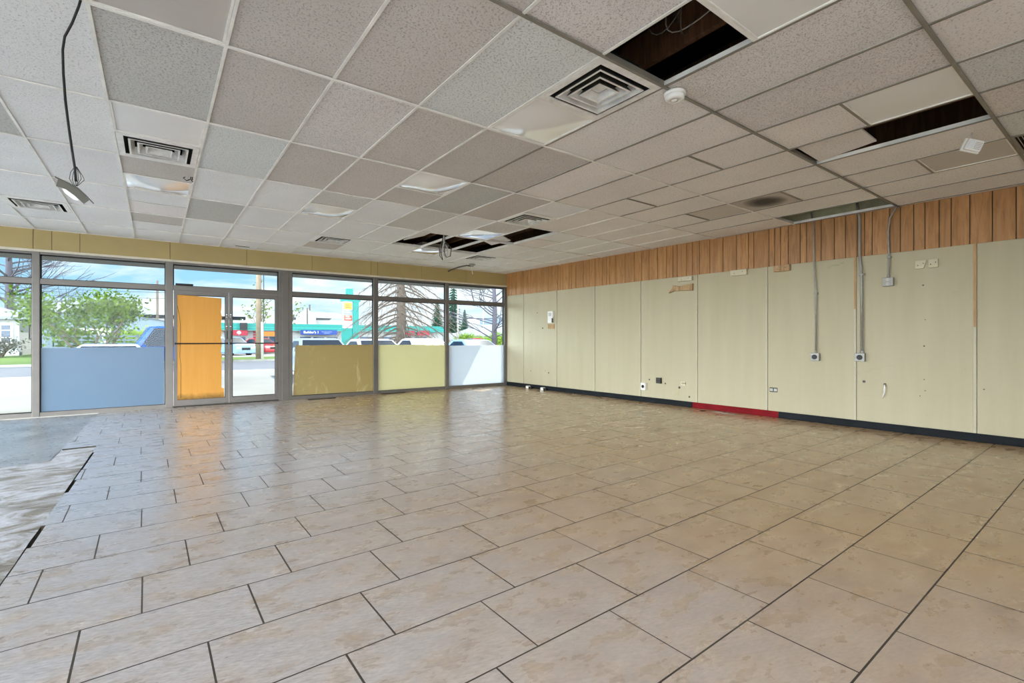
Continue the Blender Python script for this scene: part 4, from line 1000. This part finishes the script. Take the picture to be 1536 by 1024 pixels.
# pylon sign
yp = 46.0; xa, xb = at(514.5, 500, yp).x, at(528, 500, yp).x; r = thing('pylon_sign', 'tall teal pylon sign with stacked coloured panels', 'sign', ((xa + xb) / 2, yp, GZ)); hw = (xb - xa) / 2
zy = lambda py: at(521, py, yp).z - GZ
MB().box(-hw, hw, -.15, .15, zy(492), zy(451)).build('panel_box', 'sign_white', r)
MB().box(hw, hw + .55, -.3, .3, 0, zy(450)).build('column', 'teal', r); MB().box(-.1, .45, -.25, .25, zy(450), zy(433)).build('finial', 'teal', r)
MB().box(-.5, .4, -.2, .2, 0, zy(492)).build('base', 'teal', r)
MB().box(-hw - .15, hw + .7, -.35, .35, zy(452), zy(448.5)).build('cap', 'teal', r)
for k, (ya, yb_, m) in enumerate(((454, 464, 'sign_yellow'), (464.6, 472, 'sign_violet'), (472.6, 481, 'sign_red'), (481.6, 491, 'sign_pink'))):
    s = MB().box(-hw + .05, hw - .05, -.2, -.15, zy(yb_), zy(ya)).build('sign_panel', m, r)
    q = MB()
    for a in range(2): q.box(-hw * .6, hw * (.6 - .3 * a), -.215, -.2, zy(yb_) + .16 + a * .2, zy(yb_) + .24 + a * .2)
    q.build('lettering_line', 'sign_white' if k else 'sign_red', s)
# teal shed and grey houses at right
p = at(650, 500, 62); p1 = at(660, 500, 62); r = thing('teal_shed', 'small teal-roofed building below the evergreen', 'building', (p.x - .8, 62, GZ))
MB().box(0, p1.x - p.x + 4.5, 0, 5, 0, 2.3).build('wall', 'mall_wall', r); MB().box(-.3, p1.x - p.x + 1.2, -.5, 5.3, 2.3, 3.1).build('roof', 'teal', r)
p = at(712, 500, 66); r = thing('bungalow', 'grey roofed house behind the bushes in the corner window', 'house', (p.x, 66, GZ))
MB().box(0, 13, 0, 8, 0, 2.0).build('wall', 'stucco', r)
b = MB(); b.poly([(-.6, -.6, 1.9), (13.6, -.6, 1.9), (9.5, 4, 3.9), (3.2, 4, 3.9)]); b.poly([(13.6, -.6, 1.9), (13.6, 8.6, 1.9), (9.5, 4, 3.9)]); b.poly([(-.6, 8.6, 1.9), (-.6, -.6, 1.9), (3.2, 4, 3.9)]); b.poly([(13.6, 8.6, 1.9), (-.6, 8.6, 1.9), (3.2, 4, 3.9), (9.5, 4, 3.9)]); b.build('roof', 'shingle', r)
for x in (2, 5, 8): f = MB().box(x, x + 1.4, -.05, .01, .8, 1.7).build('window', 'sign_white', r); MB().box(x + .12, x + 1.28, -.07, -.045, .9, 1.6).build('pane', 'window_dark', f)
p = at(748, 500, 78); r = thing('clad_house', 'blue-grey clad house wall at the right edge of the corner window', 'house', (p.x, 78, GZ))
MB().box(0, 8, 0, 7, 0, 5.6).build('wall', 'garage_grey', r); MB().box(-.4, 8.4, -.4, 7.4, 5.6, 5.9).build('roof', 'shingle', r)
# tan bank and flat roof left
p = at(150, 500, 90); q_ = at(262, 500, 90)
b = MB(); n = 14; W = q_.x - p.x + 24; vs = []
for k in range(n + 1):
    x = -16 + (W) * k / n; vs.append((b._v((x, -6, 0)), b._v((x, 0, 2.2 + .3 * math.sin(k))), b._v((x, 6, 4.0)), b._v((x, 14, 4.2))))
for a, c in zip(vs, vs[1:]):
    for k in range(3): b.face([a[k], c[k], c[k + 1], a[k + 1]])
o = b.build('hill', 'dry_bank', smooth=True); o.location = (p.x, 90, GZ); struct(o)
r = thing('long_building', 'long dark flat-roofed building above the tan bank', 'building', (p.x - 14, 97, GZ + 3.6)); MB().box(0, W, 0, 8, 0, 1.2).build('wall', 'stucco', r); MB().box(-.3, W + .3, -.4, 8.4, 1.2, 1.75).build('roof', 'base_dark', r)

# horizontal rail fence by the tree
x0, x1 = at(58, 500, 40).x, at(206, 500, 43).x; r = thing('rail_fence', 'pale horizontal rail fence beneath the leafy tree', 'fence', (x0, 43.5, GZ + .05))
for k in range(5): MB().box(0, x1 - x0, -.02, .02, .45 + k * .26, .58 + k * .26).build('rail', 'garage_grey', r)
nx = 7
for k in range(nx): MB().box((x1 - x0) * k / (nx - 1) - .05, (x1 - x0) * k / (nx - 1) + .05, .02, .12, 0, 1.7).build('post', 'garage_grey', r)

# cars
def car(x, y, rz, paint, label, L=4.4, W=1.78, H=1.46, boxy=False, group=None, grille=True):
    """Length along local y; the nose points to -y."""
    r = thing('parked_car', label, 'car', (x, y, GZ), rz, group)
    hl, hw = L / 2, W / 2; b = MB()
    if boxy: prof = [(-hl, .45), (-hl + .03, .88), (-hl + .12, 1.0), (-hl + 1.0, 1.08), (-hl + 1.65, H - .04), (-hl + 2.1, H), (hl - .5, H), (hl - .1, H - .12), (hl, .95), (hl, .4)]
    else: prof = [(-hl, .42), (-hl + .04, .66), (-hl + .2, .80), (-hl + 1.2, .95), (-hl + 1.95, H - .05), (-hl + 2.4, H), (-hl + 3.0, H - .02), (hl - .75, 1.02), (hl - .08, .95), (hl, .75), (hl, .4)]
    rows = []
    # cross sections: lower body wide, greenhouse tucked in
    def widths(z): 
        t = max(0, (z - .9) / (H - .9)); return hw * (1 - .22 * t ** 1.1)
    n = len(prof)
    up = [(y_, z) for y_, z in prof]
    L_ = [b._v((-widths(z), y_, z)) for y_, z in up]; Rr = [b._v((widths(z), y_, z)) for y_, z in up]
    for k in range(n - 1): b.face([L_[k], Rr[k], Rr[k + 1], L_[k + 1]])
    bl = [b._v((-hw * .96, up[0][0], .22)), b._v((-hw * .96, up[-1][0], .22))]; br_ = [b._v((hw * .96, up[0][0], .22)), b._v((hw * .96, up[-1][0], .22))]
    ml = [b._v((-hw, y_, .62)) for y_ in (-hl + .05, hl - .03)]
    b.face(L_ + [bl[1], bl[0]]); b.face((Rr + [br_[1], br_[0]])[::-1])
    b.face([bl[0], br_[0], Rr[0], L_[0]]); b.face([bl[1], L_[-1], Rr[-1], br_[1]]); b.face([bl[0], bl[1], br_[1], br_[0]])
    b.bm.verts.remove(ml[0]); b.bm.verts.remove(ml[1])
    b.build('body', paint, r, bevel=.06)
    ya, za = prof[3 if not boxy else 3]; yb, zb = prof[4]
    def quad(k0, k1, name, off=.012, ins=.10):
        (y0, z0), (y1, z1) = prof[k0], prof[k1]; nrm = Vector((0, -(z1 - z0), (y1 - y0))); nrm = nrm.normalized() * (1 if nrm.z > 0 else -1)
        g = MB(); pts = []
        for t, s_ in ((.06, -1), (.06, 1), (.94, 1), (.94, -1)):
            yy, z_ = y0 + (y1 - y0) * t, z0 + (z1 - z0) * t; pts.append(Vector((s_ * (widths(z_) - ins), yy, z_)))
        lo = [g._v(p - nrm * .02) for p in pts]; hi = [g._v(p + nrm * off) for p in pts]
        g.face(lo[::-1]); g.face(hi)
        for q in range(4): g.face([lo[q], lo[(q + 1) % 4], hi[(q + 1) % 4], hi[q]])
        g.build(name, 'car_glass', r)
    quad(3, 4, 'windscreen')
    quad(6 if not boxy else 7, 7 if not boxy else 8, 'rear_window')
    for s_ in (-1, 1):
        g = MB(); z0, z1 = 1.0, H - .1; y0 = -hl + (1.45 if not boxy else 1.25); y1 = hl - (1.1 if not boxy else .35)
        pts = [(y0, z0), (y1, z0), (y1 - (.45 if not boxy else .15), z1), (y0 + .62, z1)]
        a = [g._v((s_ * (widths(z) + .008), y_, z)) for y_, z in pts]; c = [g._v((s_ * (widths(z) - .03), y_, z)) for y_, z in pts]
        g.face(a); g.face(c[::-1])
        for q in range(4): g.face([a[q], a[(q + 1) % 4], c[(q + 1) % 4], c[q]])
        g.build('side_window', 'car_glass', r)
        m_ = MB().box(s_ * (hw + .02) - .09, s_ * (hw + .02) + .09, y0 + .1, y0 + .22, .98, 1.12).build('wing_mirror', paint, r, bevel=.03)
        MB().box(s_ * hw * .7 - .2, s_ * hw * .7 + .2, -hl - .01, -hl + .12, .62, .78).build('headlamp', 'headlamp', r, bevel=.02)
        for yy in (-hl + .82, hl - .82):
            w = MB(); w.lathe([(.2, -.1), (.32, -.1), (.33, -.06), (.33, .06), (.32, .1), (.2, .1)], 24, axis='x', org=(s_ * (hw - .09), yy, .33))
            wo = w.build('wheel', 'rubber', r, smooth=True); q = MB(); q.lathe([(.2, -.02), (.2, .02), (.06, .05), (.001, .05)], 20, axis='x', org=(s_ * (hw - .09) + s_ * .08, yy, .33)); q.build('hub', 'chrome', wo)
    if grille: MB().box(-hw * .42, hw * .42, -hl - .012, -hl + .05, .5, .7).build('grille', 'black', r, bevel=.01)
    return r
p = at(153, 515, 17.2); car(p.x, 19.2, .05, 'car_white', 'white car roof showing just over the blue-grey board', H=1.25)
p = at(238, 505, 34); car(p.x + .35, 33.4, -PI / 2 + .1, 'car_blue', 'bright blue van on the road left of the doors', L=4.9, W=1.9, H=2.12, boxy=True)
p = at(356, 515, 47); car(p.x - .6, 47, .5, 'car_pale', 'pale blue car parked before the red shop sign', H=1.6, boxy=True)
p = at(363, 508, 50); car(p.x + 1.6, 50.5, .4, 'car_red', 'red car half hidden behind the pale blue car', H=1.5)
park = 'cars parked nose-in outside the right windows'
for px, y, H, m, lab in ((489, 17.6, 1.44, 'car_silver', 'silver parked car over the tan window board'), (574, 18.0, 1.42, 'car_white', 'white parked car over the left half of the pale yellow board'),
                         (652, 18.3, 1.45, 'car_white', 'white parked car over the right half of the pale yellow board'), (728, 18.6, 1.4, 'car_pale', 'pale blue parked car over the sunlit white board')):
    p = at(px, 510, y); car(p.x, y + 1, 0, m, lab, H=H, group=park)
p = at(716, 506, 41); car(p.x, 41, PI / 2, 'car_red', 'small red car beside the green bushes in the corner window', H=1.5)

# ================================================================== SKY, SUN, CAMERA
w = bpy.data.worlds.new('sky'); SC.world = w; t = NT(w)
gen = t.n('ShaderNodeTexCoord').outputs['Generated']
sep = t.n('ShaderNodeSeparateXYZ', {'Vector': gen}); zc = t.math('MAXIMUM', sep.outputs['Z'], 0.0)
blue = t.ramp(zc, [(0, (.66, .82, .95)), (.10, (.36, .66, .92)), (.35, (.16, .46, .86)), (1, (.07, .28, .66))])
inv = t.math('DIVIDE', 1.0, t.math('ADD', zc, .18))
cl = t.n('ShaderNodeCombineXYZ', {'X': t.math('MULTIPLY', sep.outputs['X'], inv), 'Y': t.math('MULTIPLY', sep.outputs['Y'], inv), 'Z': .3}).outputs[0]
n1 = t.noise(cl, 1.15, 7, .58, .35)
cov = t.math('MULTIPLY_ADD', sep.outputs['X'], .22, n1)
mask = t.ramp(cov, [(.42, (0, 0, 0)), (.60, (1, 1, 1))])
lit = t.mix(t.noise(cl, 2.6, 5), (.90, .93, .97, 1), (1.06, 1.06, 1.05, 1))
sky = t.mix(t.math('MULTIPLY', mask, .92), blue, lit)
# added bright band low in the sky, behind and left, to fill the room
az = t.math('MULTIPLY_ADD', sep.outputs['X'], .6, t.math('MULTIPLY', sep.outputs['Y'], .8))
back = t.n('ShaderNodeMapRange', {'Value': az, 'From Min': .42, 'From Max': -.1, 'To Min': 0.0, 'To Max': 1.0}, interpolation_type='SMOOTHSTEP').outputs[0]
low = t.n('ShaderNodeMapRange', {'Value': zc, 'From Min': .34, 'From Max': .6, 'To Min': 1.0, 'To Max': 0.0}, interpolation_type='SMOOTHSTEP').outputs[0]
back = t.math('MULTIPLY', back, low)
sky = t.mix(back, sky, (.90, .96, 1.0, 1))
west = t.n('ShaderNodeMapRange', {'Value': sep.outputs['X'], 'From Min': .2, 'From Max': -.7, 'To Min': FILL_BACK, 'To Max': FILL_WEST}).outputs[0]
st = t.math('MULTIPLY_ADD', back, west, SKY_FRONT)
bg = t.n('ShaderNodeBackground', {'Color': sky, 'Strength': st}); o = t.n('ShaderNodeOutputWorld'); t.t.links.new(bg.outputs[0], o.inputs['Surface'])
sun = bpy.data.lights.new('sun', 'SUN'); sun.energy = SUN; sun.angle = math.radians(.55); sun.color = (1, .95, .87)
so = bpy.data.objects.new('sun', sun); C.objects.link(so)
so.rotation_euler = Vector((-.5676, -.5, -1)).to_track_quat('-Z', 'Y').to_euler(); so.location = (20, 30, 30)
cam = bpy.data.cameras.new('camera'); co = bpy.data.objects.new('camera', cam); C.objects.link(co)
cam.sensor_fit = 'HORIZONTAL'; cam.sensor_width = 36; cam.lens = F / 1536 * 36; cam.shift_y = -(512 - CY) / 1536; cam.clip_start = .05; cam.clip_end = 500
co.location = (0, 0, EYE); co.rotation_euler = (PI / 2, 0, -YAW)
SC.camera = co
SC.view_settings.view_transform = 'Standard'; SC.view_settings.look = 'None'; SC.view_settings.gamma = 1; SC.view_settings.use_curve_mapping = False
SC.view_settings.exposure = EXPO
SC.cycles.use_denoising = True
SC.cycles.max_bounces = 12; SC.cycles.diffuse_bounces = 8; SC.cycles.transparent_max_bounces = 24
